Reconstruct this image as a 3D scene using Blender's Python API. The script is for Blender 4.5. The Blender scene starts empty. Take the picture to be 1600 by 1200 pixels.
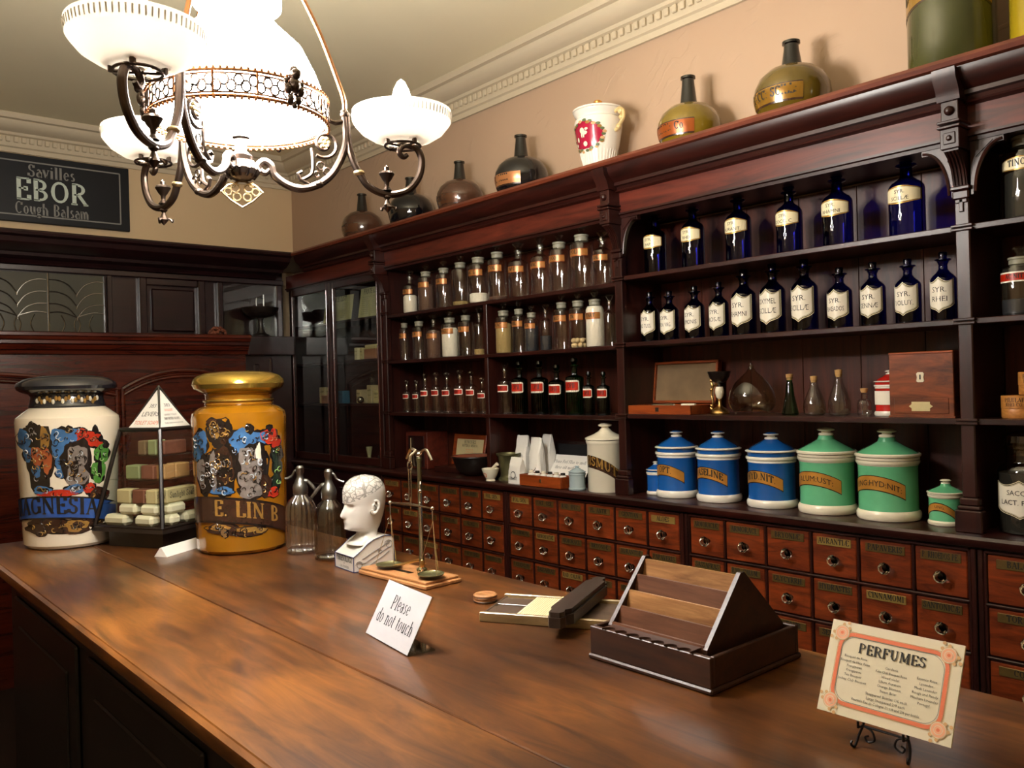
import bpy, bmesh, math, random
from mathutils import Vector, Matrix, Euler
PI = math.pi
sc = bpy.context.scene
col = sc.collection
random.seed(7)

# ------------------------------------------------------------------ camera, world, exposure
cam_d = bpy.data.cameras.new('camera'); cam = bpy.data.objects.new('camera', cam_d); col.objects.link(cam)
YAW, PITCH, ROLL = 0.711926, -0.0011993, -0.0272479
cam_d.sensor_fit = 'HORIZONTAL'; cam_d.sensor_width = 36.0; cam_d.lens = 36.0 * 1315.14 / 1600.0
cam_d.clip_start = 0.02; cam_d.clip_end = 60
_f = Vector((math.sin(YAW)*math.cos(PITCH), math.cos(YAW)*math.cos(PITCH), math.sin(PITCH)))
_r = Vector((math.cos(YAW), -math.sin(YAW), 0)); _u = _r.cross(_f)
_r2 = math.cos(ROLL)*_r + math.sin(ROLL)*_u; _u2 = -math.sin(ROLL)*_r + math.cos(ROLL)*_u
cam.matrix_world = Matrix(((_r2.x, _u2.x, -_f.x, 0), (_r2.y, _u2.y, -_f.y, 0), (_r2.z, _u2.z, -_f.z, 1.5), (0, 0, 0, 1)))
sc.camera = cam
w = bpy.data.worlds.new('world'); sc.world = w; w.use_nodes = True
w.node_tree.nodes['Background'].inputs[0].default_value = (1.0, 0.85, 0.7, 1)
w.node_tree.nodes['Background'].inputs[1].default_value = 0.02
sc.view_settings.view_transform = 'Standard'; sc.view_settings.look = 'None'
sc.view_settings.gamma = 1.0; sc.view_settings.use_curve_mapping = False
sc.view_settings.exposure = 1.62
LAMP_GLOBE, LAMP_BULB, LAMP_CHIMNEY = 24.0, 200.0, 20.0      # radiance of the chandelier's glowing glass
sc.cycles.max_bounces = 10; sc.cycles.transparent_max_bounces = 24; sc.cycles.sample_clamp_indirect = 6.0
sc.cycles.use_denoising = True

# ------------------------------------------------------------------ materials
def S(h):
    h = h.lstrip('#'); c = [int(h[i:i+2], 16)/255 for i in (0, 2, 4)]
    return tuple(x/12.92 if x <= .04045 else ((x+.055)/1.055)**2.4 for x in c)
def _new(name):
    m = bpy.data.materials.new(name); m.use_nodes = True
    nt = m.node_tree; return m, nt, nt.nodes, nt.links, nt.nodes['Principled BSDF']
def plain(name, c, rough=.4, metal=0, spec=.5, coat=0, bump=0, bscale=60, var=0):
    m, nt, N, L, b = _new(name)
    c = S(c) if isinstance(c, str) else c
    b.inputs['Base Color'].default_value = (*c, 1); b.inputs['Roughness'].default_value = rough
    b.inputs['Metallic'].default_value = metal; b.inputs['Specular IOR Level'].default_value = spec
    b.inputs['Coat Weight'].default_value = coat; b.inputs['Coat Roughness'].default_value = .08
    if bump or var:
        t = N.new('ShaderNodeTexCoord'); n = N.new('ShaderNodeTexNoise'); n.inputs['Scale'].default_value = bscale
        n.inputs['Detail'].default_value = 4
        L.new(t.outputs['Object'], n.inputs['Vector'])
        if bump:
            bp = N.new('ShaderNodeBump'); bp.inputs['Strength'].default_value = bump; bp.inputs['Distance'].default_value = .004
            L.new(n.outputs['Fac'], bp.inputs['Height']); L.new(bp.outputs['Normal'], b.inputs['Normal'])
        if var:
            r = N.new('ShaderNodeMixRGB'); r.inputs[1].default_value = (*[x*(1-var) for x in c], 1)
            r.inputs[2].default_value = (*[min(1, x*(1+var)) for x in c], 1)
            L.new(n.outputs['Fac'], r.inputs[0]); L.new(r.outputs[0], b.inputs['Base Color'])
    return m
def wood(name, c1, c2, rough=.3, axis=1, scale=9, coat=.3, stretch=10, bump=.08, world=False, spec=.5, blotch=0.0, crough=.12):
    m, nt, N, L, b = _new(name)
    t = N.new('ShaderNodeTexCoord'); mp = N.new('ShaderNodeMapping')
    sv = [scale]*3; sv[axis] = scale/stretch; mp.inputs['Scale'].default_value = sv
    L.new(t.outputs['Object'], mp.inputs['Vector'])
    n = N.new('ShaderNodeTexNoise'); n.inputs['Scale'].default_value = 3; n.inputs['Detail'].default_value = 8
    n.inputs['Roughness'].default_value = .65; n.inputs['Distortion'].default_value = .8
    L.new(mp.outputs[0], n.inputs['Vector'])
    rp = N.new('ShaderNodeValToRGB'); rp.color_ramp.elements[0].position = .32; rp.color_ramp.elements[1].position = .7
    c1 = S(c1) if isinstance(c1, str) else c1; c2 = S(c2) if isinstance(c2, str) else c2
    rp.color_ramp.elements[0].color = (*c1, 1); rp.color_ramp.elements[1].color = (*c2, 1)
    L.new(n.outputs['Fac'], rp.inputs[0]); out = rp.outputs[0]
    if blotch:
        n2 = N.new('ShaderNodeTexNoise'); n2.inputs['Scale'].default_value = 2.2; n2.inputs['Detail'].default_value = 5
        L.new(t.outputs['Object'], n2.inputs['Vector'])
        mx = N.new('ShaderNodeMixRGB'); mx.blend_type = 'MULTIPLY'; mx.inputs[0].default_value = blotch
        r2 = N.new('ShaderNodeValToRGB'); r2.color_ramp.elements[0].position = .35; r2.color_ramp.elements[1].position = .66
        r2.color_ramp.elements[0].color = (.35, .3, .27, 1); r2.color_ramp.elements[1].color = (1.25, 1.2, 1.1, 1)
        L.new(n2.outputs['Fac'], r2.inputs[0]); L.new(out, mx.inputs[1]); L.new(r2.outputs[0], mx.inputs[2]); out = mx.outputs[0]
    L.new(out, b.inputs['Base Color'])
    b.inputs['Roughness'].default_value = rough; b.inputs['Coat Weight'].default_value = coat
    b.inputs['Coat Roughness'].default_value = crough; b.inputs['Specular IOR Level'].default_value = spec
    if bump:
        bp = N.new('ShaderNodeBump'); bp.inputs['Strength'].default_value = bump; bp.inputs['Distance'].default_value = .002
        L.new(n.outputs['Fac'], bp.inputs['Height']); L.new(bp.outputs['Normal'], b.inputs['Normal'])
    return m
def glass(name, tint, edge, rough=.03, refl=1.0, ior=1.5):
    """thin blown glass: clear-through tint, darker at the rim where the path is longer, mirror reflection by Fresnel"""
    m, nt, N, L, b = _new(name); N.remove(b)
    o = N['Material Output']; tr = N.new('ShaderNodeBsdfTransparent'); g = N.new('ShaderNodeBsdfGlossy')
    g.inputs['Roughness'].default_value = rough; g.inputs['Color'].default_value = (refl, refl, refl, 1)
    lw = N.new('ShaderNodeLayerWeight'); lw.inputs['Blend'].default_value = .5
    pw = N.new('ShaderNodeMath'); pw.operation = 'POWER'; pw.inputs[1].default_value = 3.0
    L.new(lw.outputs['Facing'], pw.inputs[0])
    mx = N.new('ShaderNodeMixRGB'); mx.inputs[1].default_value = (*tint, 1); mx.inputs[2].default_value = (*edge, 1)
    L.new(pw.outputs[0], mx.inputs[0]); L.new(mx.outputs[0], tr.inputs['Color'])
    p5 = N.new('ShaderNodeMath'); p5.operation = 'POWER'; p5.inputs[1].default_value = 4.0; L.new(lw.outputs['Facing'], p5.inputs[0])
    f0 = ((ior-1)/(ior+1))**2; fr = N.new('ShaderNodeMath'); fr.operation = 'MULTIPLY_ADD'; fr.inputs[1].default_value = .75; fr.inputs[2].default_value = f0; L.new(p5.outputs[0], fr.inputs[0])
    ms = N.new('ShaderNodeMixShader'); L.new(fr.outputs[0], ms.inputs[0]); L.new(tr.outputs[0], ms.inputs[1]); L.new(g.outputs[0], ms.inputs[2])
    L.new(ms.outputs[0], o.inputs['Surface']); return m
def emit(name, c, s):
    m, nt, N, L, b = _new(name)
    b.inputs['Base Color'].default_value = (.8, .8, .8, 1); b.inputs['Emission Color'].default_value = (*c, 1)
    b.inputs['Emission Strength'].default_value = s; return m

M = {}
M['wall'] = None
M['mahog'] = wood('dark_mahogany', '#1a0806', '#37130c', rough=.36, axis=1, coat=.12, crough=.3, spec=.4)
M['mahog_v'] = wood('dark_mahogany_upright', '#1a0806', '#37130c', rough=.36, axis=2, coat=.14, crough=.3, spec=.42)
M['mahog_top'] = wood('red_mahogany_top', '#4a1d11', '#793a22', rough=.4, axis=1, coat=.2, crough=.3)
M['backboard'] = wood('back_board', '#2c0f08', '#562413', rough=.42, axis=2, coat=.12, spec=.35, scale=7, crough=.35)
M['frieze'] = wood('frieze_wood', '#34100a', '#66281a', rough=.4, axis=1, coat=.08, spec=.35, crough=.3)
M['drawer'] = wood('drawer_mahogany', '#3d1208', '#8d3d17', rough=.34, axis=1, coat=.35, scale=14, stretch=6, crough=.2)
M['overm'] = wood('overmantel_mahogany', '#2e0e08', '#5c2110', rough=.26, axis=0, coat=.5, crough=.1)
M['overd'] = wood('overmantel_dark', '#150809', '#2a1012', rough=.3, axis=0, coat=.4, crough=.15)
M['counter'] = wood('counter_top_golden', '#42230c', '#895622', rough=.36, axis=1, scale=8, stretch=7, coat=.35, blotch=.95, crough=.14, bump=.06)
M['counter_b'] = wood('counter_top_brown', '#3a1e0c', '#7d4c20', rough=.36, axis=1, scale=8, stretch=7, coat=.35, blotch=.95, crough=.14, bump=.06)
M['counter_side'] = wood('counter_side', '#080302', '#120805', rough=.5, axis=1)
M['black'] = plain('black_gap', (.004, .003, .003), .8)
M['rackwood'] = wood('rack_wood', '#24110a', '#432413', rough=.5, axis=1, scale=14, coat=.12, crough=.3)
M['racklit'] = wood('rack_slat_wood_lit', '#6b4420', '#a8794a', rough=.45, axis=1, scale=18, coat=.1)  # rack wood brightened for the slats, light put into the colour
M['racklit2'] = wood('rack_slat_wood_half_lit', '#4c2a19', '#6f4630', rough=.45, axis=1, scale=18, coat=.1)  # dimmer step of the same painted-in light
M['oak'] = wood('scale_board_wood', '#8a5a34', '#b58050', rough=.5, axis=1, scale=14, coat=.1)
M['boxwood'] = wood('case_wood', '#6b2a0d', '#a04a1a', rough=.35, axis=1, scale=14, coat=.3)
M['boxfig'] = wood('figured_mahogany', '#3e1a0c', '#8c4520', rough=.3, axis=1, scale=12, stretch=5, coat=.4)
M['treen'] = wood('turned_boxwood', '#a5662a', '#c98b45', rough=.5, axis=0, scale=14, stretch=3)
M['ebony'] = wood('ebonised_wood', '#120d0b', '#241c18', rough=.35, axis=1)
M['pmwood'] = wood('pill_machine_wood', '#3d2f24', '#5a473a', rough=.45, axis=0, scale=14)
M['brass'] = plain('brass', '#b8935a', .28, 1, var=.2, bscale=40)
M['paleb'] = plain('pale_brass', '#c9b48a', .35, 1)
M['bronze'] = plain('antique_bronze', '#544840', .34, 1, var=.35, bscale=30)
M['copper'] = plain('warm_copper', '#b07a52', .3, 1)
M['steel'] = plain('polished_steel', '#c8c4bc', .18, 1)
M['pewter'] = plain('pewter', '#8f918e', .35, 1)
M['brassgrn'] = plain('tarnished_brass', '#6d6a4a', .45, .8)
M['white'] = plain('white_glaze', '#e9e4d8', .16, coat=.4)
M['cream'] = plain('cream_glaze', '#e9e1cb', .2, coat=.4)
M['blueg'] = plain('blue_glaze', '#17549c', .18, coat=.5, var=.12, bscale=25)
M['greeng'] = plain('green_glaze', '#5fb083', .2, coat=.4, var=.1, bscale=25)
M['redg'] = plain('red_glaze', '#b5221c', .2, coat=.4)
M['greyg'] = plain('grey_glaze', '#9fb0b4', .25, coat=.3)
M['gold'] = plain('gilt_label', '#cf9340', .34, .45, var=.2, bscale=30)
M['golddull'] = plain('dull_gilt', '#6e5a30', .4, .6, var=.3, bscale=60)
M['amberlab'] = plain('amber_label', '#a8713c', .3, .25, var=.2, bscale=60)
M['orangelab'] = plain('orange_gilt_label', '#9a4f1e', .3, .35, var=.2, bscale=50)
M['creamlab'] = plain('cream_label', '#efe3bd', .3, coat=.3)
M['whitelab'] = plain('white_label', '#efe9da', .3, coat=.3)
M['redlab'] = plain('red_label', '#b3240f', .3, coat=.3, var=.15, bscale=60)
M['ink'] = plain('black_ink', (.008, .007, .007), .5)
M['greyink'] = plain('grey_ink', '#6a6a6c', .6)
M['paper'] = plain('white_paper', '#f0ede6', .6)
M['paperg'] = plain('old_paper', '#b9b58e', .7, var=.1, bscale=30)
M['papery'] = plain('yellowed_paper', '#c8b98a', .7, var=.1)
M['orange'] = plain('orange_print', '#d9724c', .6)
M['tan'] = plain('tan_print', '#c9a06e', .6)
M['signblack'] = plain('sign_black', '#070a12', .45, spec=.3)
M['signgrey'] = plain('sign_grey', '#7e7d78', .5)
M['signwhite'] = plain('sign_pale', '#c3d0c4', .5)
M['cork'] = plain('cork', '#c2975f', .8, bump=.4, bscale=200)
M['cobalt'] = glass('cobalt_glass', (.07, .08, .45), (.01, .01, .1))
M['clear'] = glass('clear_glass', (.95, .95, .93), (.6, .6, .57), ior=1.75, rough=.045)
M['clearg'] = glass('grey_glass', (.88, .89, .86), (.5, .52, .48), ior=1.75, rough=.045)
M['window'] = glass('sheet_glass', (.93, .95, .93), (.7, .75, .7), ior=1.5, rough=.01)
M['greenb'] = glass('green_glass', (.04, .2, .1), (.005, .03, .015))
M['greenl'] = glass('bright_green_glass', (.05, .45, .18), (.01, .1, .04))
M['greenc'] = glass('conical_green_glass', (.2, .5, .25), (.02, .1, .04))
M['smoke'] = glass('smoky_glass', (.84, .8, .68), (.42, .38, .28), ior=1.7)
M['olive'] = plain('olive_glass', '#5a4710', .12, coat=.6, var=.35, bscale=9)
M['yellowglass'] = plain('amber_yellow_glass', '#725c14', .1, coat=.7, var=.35, bscale=9)
M['brownglass'] = plain('brown_mottled_glass', '#4a2f22', .16, coat=.5, var=.3, bscale=30)
M['blackglass'] = plain('black_glass', '#0d0c10', .08, coat=.6)
M['greencarboy'] = plain('dark_olive_glass', '#3b3d1c', .12, coat=.5, var=.4, bscale=7)
M['yjar'] = plain('ochre_jar_glass', '#93600f', .1, coat=.8, var=.12, bscale=12)
M['wjar'] = plain('white_jar_glass', '#ece2cd', .12, coat=.8)
M['darklid'] = plain('dark_japanned_lid', '#23242b', .2, coat=.6, var=.3, bscale=18)
M['goldlid'] = plain('gilt_lid', '#a98a3c', .16, .75, var=.25, bscale=8)
M['powder'] = plain('white_powder', '#e6e0d0', .9, bump=.5, bscale=120)
M['brownp'] = plain('brown_powder', '#5a4034', .9)
M['beigep'] = plain('beige_powder', '#a58d5a', .9, bump=.5, bscale=150)
M['darkp'] = plain('dark_crystals', '#22242a', .7)
M['soap'] = plain('ivory_soap', '#e6dfc2', .5, var=.06, bscale=30)
M['soapbrown'] = plain('brown_soap', '#7b4a38', .6, var=.25, bscale=60)
M['soaptan'] = plain('tan_soap_box', '#b88f5c', .6, var=.1)
M['soapgreen'] = plain('olive_soap', '#8c9468', .6, var=.1)
M['carton'] = plain('pale_carton', '#b9a781', .7, var=.1)
M['cartonp'] = plain('pinkish_carton', '#a4745c', .7)
M['bluebook'] = plain('blue_cloth', '#3c6a86', .7)
M['redint'] = plain('red_clay', '#9a4a34', .5)
M['felt'] = plain('worn_velvet', '#7a6346', .9, var=.45, bscale=12)
M['slate'] = plain('dark_velvet', '#0c0b0e', .8)
M['jblue'] = plain('mantling_blue', '#3f6c9c', .25, coat=.5, var=.4, bscale=45)
M['jblue2'] = plain('ribbon_blue', '#2b519a', .25, coat=.5, var=.25, bscale=30)
M['jred'] = plain('crest_red', '#b5301d', .25, coat=.5, var=.25, bscale=45)
M['jgreen'] = plain('crest_green', '#4f8a3a', .25, coat=.5, var=.35, bscale=45)
M['jdark'] = plain('crest_dark', '#1d1716', .25, coat=.6, var=.5, bscale=45)
M['jsilver'] = plain('crest_silver', '#8d8580', .25, .3, coat=.5, var=.5, bscale=60)
M['jorange'] = plain('crest_orange', '#a5532b', .3, coat=.5, var=.4, bscale=45)
M['jgold'] = plain('crest_gold', '#a9823f', .3, .4, coat=.5, var=.4, bscale=45)
M['jbrown'] = plain('crest_brown', '#3a241a', .25, coat=.6, var=.4, bscale=45)
M['pomander'] = plain('brown_beads', '#6b3a28', .4, var=.3)
M['leadpane'] = plain('dim_leaded_pane', '#4a4c46', .12, coat=.5)
M['knobg'] = plain('cut_glass_knob', '#f6f4ee', .03); M['knobg'].node_tree.nodes['Principled BSDF'].inputs['Transmission Weight'].default_value = 1.0
M['goldplate'] = plain('bright_gilt_plate', '#a3894a', .35, .5, var=.2, bscale=60)
M['darkleaf'] = plain('crest_dark_green', '#1f3327', .25, coat=.5, var=.4, bscale=45)
M['earshade'] = plain('painted_ear_shadow', '#77736a', .3)  # shade of the ear hollow, painted in as a grey stroke
M['frost'] = plain('ground_glass', '#8a8878', .5, var=.1)
M['orangepale'] = plain('pale_orange_print', '#e3a784', .6)
M['beigeball'] = plain('beige_ball', '#c9b184', .7)
M['goldlab2'] = plain('gilt_label_edge', '#c89a48', .3, .5)
M['ebonyglass'] = plain('black_neck_glass', '#0b090a', .12, coat=.5)
M['mottlab'] = plain('brown_gilt_label', '#5c3a26', .25, .3, coat=.4)
M['copperlab'] = plain('copper_label', '#b5794a', .3, .4, coat=.3)
M['ochrelab'] = plain('ochre_label', '#8a6420', .25, .3, coat=.5, var=.2)
M['ochrelab2'] = plain('ochre_band', '#8f6a22', .2, .2, coat=.5, var=.25, bscale=12)
M['yellowj'] = plain('ochre_yellow_glass', '#a08a1a', .1, coat=.7, var=.3, bscale=8)
M['creamgold'] = plain('cream_gilt', '#d6bd86', .3, .2)
M['railwood'] = wood('pale_rail_wood', '#6b5533', '#a08555', rough=.45, axis=0, scale=14)
M['rollerwood'] = wood('dark_roller_wood', '#241b16', '#3d3029', rough=.4, axis=1, scale=10)
M['jpale'] = plain('crest_pale', '#b9c3cc', .3, coat=.5, var=.3, bscale=60)
M['jpaleg'] = plain('crest_pale_green', '#8db46a', .3, coat=.5)
M['signpaper'] = plain('printed_sheet', '#b9b9bd', .6)
M['cardcream'] = plain('cream_card', '#d9d0b6', .5)
M['signink'] = plain('soft_black_ink', '#2c2c30', .6)
M['hwhite'] = plain('head_white_glaze', '#cdc9c0', .16, coat=.4)
M['clearst'] = glass('cut_stopper_glass', (.9, .9, .88), (.5, .5, .48), ior=2.6, rough=.03)
M['ribbed'] = glass('ribbed_siphon_glass', (.95, .95, .94), (.62, .62, .6), ior=2.5, rough=.08)
M['ribsmoke'] = glass('smoky_siphon_glass', (.8, .77, .68), (.4, .37, .3), ior=2.0, rough=.06)
M['leaf'] = plain('painted_leaf', '#5c6b48', .4)
M['rose'] = plain('rose_red_glaze', '#a3183a', .2, coat=.4, var=.2, bscale=20)
M['blueline'] = plain('blue_line', '#27325e', .4)
M['acryl'] = glass('acrylic', (.9, .92, .9), (.5, .55, .5))
M['iron'] = plain('black_iron', '#161112', .45, .6)
M['lead'] = plain('lead_came', '#8a8880', .25, .9)

def wall_mat(name, c, emboss):
    m, nt, N, L, b = _new(name)
    t = N.new('ShaderNodeTexCoord'); n = N.new('ShaderNodeTexNoise'); n.inputs['Scale'].default_value = 3
    L.new(t.outputs['Object'], n.inputs['Vector'])
    mx = N.new('ShaderNodeMixRGB'); mx.inputs[1].default_value = (*[x*.94 for x in S(c)], 1); mx.inputs[2].default_value = (*S(c), 1)
    L.new(n.outputs['Fac'], mx.inputs[0]); L.new(mx.outputs[0], b.inputs['Base Color']); b.inputs['Roughness'].default_value = .7
    if emboss:   # scrolls of an embossed wallpaper
        wv = N.new('ShaderNodeTexWave'); wv.wave_type = 'RINGS'; wv.inputs['Scale'].default_value = 6; wv.inputs['Distortion'].default_value = 9
        wv.inputs['Detail'].default_value = 1.5; wv.inputs['Detail Scale'].default_value = 1.2
        n3 = N.new('ShaderNodeTexNoise'); n3.inputs['Scale'].default_value = 4.5
        L.new(t.outputs['Object'], wv.inputs['Vector']); L.new(t.outputs['Object'], n3.inputs['Vector'])
        rp = N.new('ShaderNodeValToRGB'); rp.color_ramp.elements[0].position = .55; rp.color_ramp.elements[1].position = .6
        L.new(n3.outputs['Fac'], rp.inputs[0])
        r4 = N.new('ShaderNodeValToRGB'); r4.color_ramp.elements[0].position = .75; r4.color_ramp.elements[1].position = .95
        L.new(wv.outputs['Fac'], r4.inputs[0])
        mu = N.new('ShaderNodeMath'); mu.operation = 'MULTIPLY'; L.new(rp.outputs[0], mu.inputs[0]); L.new(r4.outputs[0], mu.inputs[1])
        bp = N.new('ShaderNodeBump'); bp.inputs['Strength'].default_value = .3; bp.inputs['Distance'].default_value = .004
        L.new(mu.outputs[0], bp.inputs['Height']); L.new(bp.outputs['Normal'], b.inputs['Normal'])
    return m
M['wall'] = wall_mat('peach_wallpaper', '#b69a80', True)
M['wallb'] = wall_mat('ochre_wall', '#d8bd94', False)
M['ceil'] = wall_mat('olive_ceiling', '#ebe1bf', False)
M['cornice'] = plain('cornice_plaster', '#c6b89d', .7)
M['floor'] = wood('dark_floor', '#120a06', '#22140c', rough=.6, axis=1)
# milk glass of the lamp bowls: scatters and lets the bulb's light through
def milk(name, c):
    m, nt, N, L, b = _new(name); N.remove(b); o = N['Material Output']
    d = N.new('ShaderNodeBsdfDiffuse'); t = N.new('ShaderNodeBsdfTranslucent'); g = N.new('ShaderNodeBsdfGlossy')
    for x in (d, t): x.inputs['Color'].default_value = (*c, 1)
    g.inputs['Roughness'].default_value = .2
    a = N.new('ShaderNodeMixShader'); a.inputs[0].default_value = .24
    L.new(d.outputs[0], a.inputs[1]); L.new(t.outputs[0], a.inputs[2])
    e = N.new('ShaderNodeMixShader'); e.inputs[0].default_value = .05; L.new(a.outputs[0], e.inputs[1]); L.new(g.outputs[0], e.inputs[2])
    L.new(e.outputs[0], o.inputs['Surface']); return m
M['milk'] = milk('milk_glass', (.84, .815, .77))
M['globe'] = emit('lit_globe_glass', (1.0, .955, .90), LAMP_GLOBE)
M['bulb'] = emit('lit_bulb', (1.0, .92, .82), LAMP_BULB)
M['chimney'] = emit('lit_chimney_glass', (1.0, .95, .89), LAMP_CHIMNEY)
def phren(name):     # glazed white with the printed map of the skull above the brow
    m, nt, N, L, b = _new(name); b.inputs['Roughness'].default_value = .18; b.inputs['Coat Weight'].default_value = .4
    t = N.new('ShaderNodeTexCoord')
    v = N.new('ShaderNodeTexVoronoi'); v.feature = 'DISTANCE_TO_EDGE'; v.inputs['Scale'].default_value = 52
    L.new(t.outputs['Object'], v.inputs['Vector'])
    r = N.new('ShaderNodeValToRGB'); r.color_ramp.elements[0].position = .04; r.color_ramp.elements[1].position = .09
    L.new(v.outputs['Distance'], r.inputs[0])
    wv = N.new('ShaderNodeTexNoise'); wv.inputs['Scale'].default_value = 190; L.new(t.outputs['Object'], wv.inputs['Vector'])
    r2 = N.new('ShaderNodeValToRGB'); r2.color_ramp.elements[0].position = .35; r2.color_ramp.elements[1].position = .42
    L.new(wv.outputs['Fac'], r2.inputs[0])
    mn = N.new('ShaderNodeMath'); mn.operation = 'MINIMUM'; L.new(r.outputs[0], mn.inputs[0]); L.new(r2.outputs[0], mn.inputs[1])
    sp = N.new('ShaderNodeSeparateXYZ'); L.new(t.outputs['Object'], sp.inputs[0])
    dn = N.new('ShaderNodeMath'); dn.operation = 'MULTIPLY_ADD'; dn.inputs[1].default_value = .42; L.new(sp.outputs['X'], dn.inputs[0]); L.new(sp.outputs['Z'], dn.inputs[2])
    z = N.new('ShaderNodeMath'); z.operation = 'LESS_THAN'; z.inputs[1].default_value = .226; L.new(dn.outputs[0], z.inputs[0])
    mxm = N.new('ShaderNodeMath'); mxm.operation = 'MAXIMUM'; L.new(mn.outputs[0], mxm.inputs[0]); L.new(z.outputs[0], mxm.inputs[1])
    mx = N.new('ShaderNodeMixRGB'); mx.inputs[1].default_value = (*S('#8f8c85'), 1); mx.inputs[2].default_value = (*S('#cdc9c0'), 1)
    L.new(mxm.outputs[0], mx.inputs[0]); L.new(mx.outputs[0], b.inputs['Base Color']); return m
M['phren'] = phren('phrenology_glaze')

# ------------------------------------------------------------------ mesh builder
class MB:
    def __init__(s): s.v = []; s.f = []; s.fm = []; s.sm = []; s.mats = []
    def mi(s, m):
        m = M[m] if isinstance(m, str) else m
        if m not in s.mats: s.mats.append(m)
        return s.mats.index(m)
    def add(s, vs, fs, m, smooth=False, T=None):
        o = len(s.v); k = s.mi(m)
        for p in vs:
            p = Vector(p); s.v.append(T @ p if T is not None else p)
        for f in fs: s.f.append([i+o for i in f]); s.fm.append(k); s.sm.append(smooth)
        return s
    def box(s, c, d, m, ch=0.0, T=None):
        cx, cy, cz = c; hx, hy, hz = d[0]/2, d[1]/2, d[2]/2
        ch = min(ch, hx*.9, hy*.9, hz*.9)
        if ch <= 0:
            vs = [(cx+i*hx, cy+j*hy, cz+k*hz) for i in (-1, 1) for j in (-1, 1) for k in (-1, 1)]
            return s.add(vs, [(0, 1, 3, 2), (4, 6, 7, 5), (0, 4, 5, 1), (2, 3, 7, 6), (0, 2, 6, 4), (1, 5, 7, 3)], m, False, T)
        h = (hx, hy, hz); vs = []; ix = {}
        for a in range(3):
            for sx in (-1, 1):
                for sy in (-1, 1):
                    for sz in (-1, 1):
                        g = (sx, sy, sz); p = [g[q]*(h[q] if q == a else h[q]-ch) for q in range(3)]
                        ix[(a, g)] = len(vs); vs.append((p[0]+cx, p[1]+cy, p[2]+cz))
        fs = []
        for a in range(3):
            b, c2 = [q for q in range(3) if q != a]
            for sg in (-1, 1):
                q = []
                for (i, j) in ((-1, -1), (1, -1), (1, 1), (-1, 1)):
                    g = [0, 0, 0]; g[a] = sg; g[b] = i; g[c2] = j; q.append(ix[(a, tuple(g))])
                fs.append(q)
        for a in range(3):
            b, c2 = [q for q in range(3) if q != a]
            for i in (-1, 1):
                for j in (-1, 1):
                    def gg(t):
                        g = [0, 0, 0]; g[a] = t; g[b] = i; g[c2] = j; return tuple(g)
                    fs.append([ix[(b, gg(-1))], ix[(b, gg(1))], ix[(c2, gg(1))], ix[(c2, gg(-1))]])
        for sx in (-1, 1):
            for sy in (-1, 1):
                for sz in (-1, 1):
                    g = (sx, sy, sz); fs.append([ix[(0, g)], ix[(1, g)], ix[(2, g)]])
        return s.add(vs, fs, m, False, T)
    def bx(s, x0, x1, y0, y1, z0, z1, m, ch=0.0): return s.box(((x0+x1)/2, (y0+y1)/2, (z0+z1)/2), (abs(x1-x0), abs(y1-y0), abs(z1-z0)), m, ch)
    def lathe(s, prof, m, seg=32, T=None, smooth=True, flute=None):
        vs = []; fs = []; n = len(prof)
        for (r, z) in prof:
            for k in range(seg):
                a = 2*PI*k/seg; rr = max(r, 1e-5)
                if flute: rr *= 1+flute[1]*math.cos(flute[0]*a)
                vs.append((rr*math.cos(a), rr*math.sin(a), z))
        for i in range(n-1):
            for k in range(seg):
                k2 = (k+1) % seg; fs.append((i*seg+k, i*seg+k2, (i+1)*seg+k2, (i+1)*seg+k))
        if prof[0][0] > 1e-4: fs.append(list(range(seg-1, -1, -1)))
        if prof[-1][0] > 1e-4: fs.append([(n-1)*seg+k for k in range(seg)])
        return s.add(vs, fs, m, smooth, T)
    def shell(s, prof, m, seg=32, T=None, flute=None):     # lathe without end caps
        a = len(s.f); s.lathe(prof, m, seg, T, True, flute)
        keep = [i for i in range(a, len(s.f)) if len(s.f[i]) <= 4]
        s.f[a:] = [s.f[i] for i in keep]; s.fm[a:] = [s.fm[i] for i in keep]; s.sm[a:] = [s.sm[i] for i in keep]; return s
    def tube(s, pts, r, m, seg=8, T=None, closed=False):
        pts = [Vector(p) for p in pts]; n = len(pts); rs = r if isinstance(r, (list, tuple)) else [r]*n
        vs = []; fs = []; up = None
        for i, p in enumerate(pts):
            if closed: t = pts[(i+1) % n]-pts[i-1]
            else: t = pts[min(i+1, n-1)]-pts[max(i-1, 0)]
            t = t.normalized() if t.length > 1e-9 else Vector((0, 0, 1))
            if up is None: up = Vector((0, 0, 1)) if abs(t.z) < .9 else Vector((1, 0, 0))
            b = t.cross(up)
            if b.length < 1e-6: b = t.orthogonal()
            b.normalize(); up = b.cross(t).normalized()
            for k in range(seg):
                a = 2*PI*k/seg; vs.append(p+(b*math.cos(a)+up*math.sin(a))*rs[i])
        for i in range(n if closed else n-1):
            j = (i+1) % n
            for k in range(seg):
                k2 = (k+1) % seg; fs.append((i*seg+k, i*seg+k2, j*seg+k2, j*seg+k))
        if not closed: fs += [list(range(seg-1, -1, -1)), [(n-1)*seg+k for k in range(seg)]]
        return s.add(vs, fs, m, True, T)
    def ball(s, c, r, m, seg=16, sc3=(1, 1, 1), T=None):
        prof = [(r*math.sin(PI*i/10), -r*math.cos(PI*i/10)) for i in range(11)]
        X = Matrix.Translation(Vector(c)) @ Matrix.Diagonal((*sc3, 1))
        return s.lathe(prof, m, seg, (T @ X) if T is not None else X)
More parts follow.
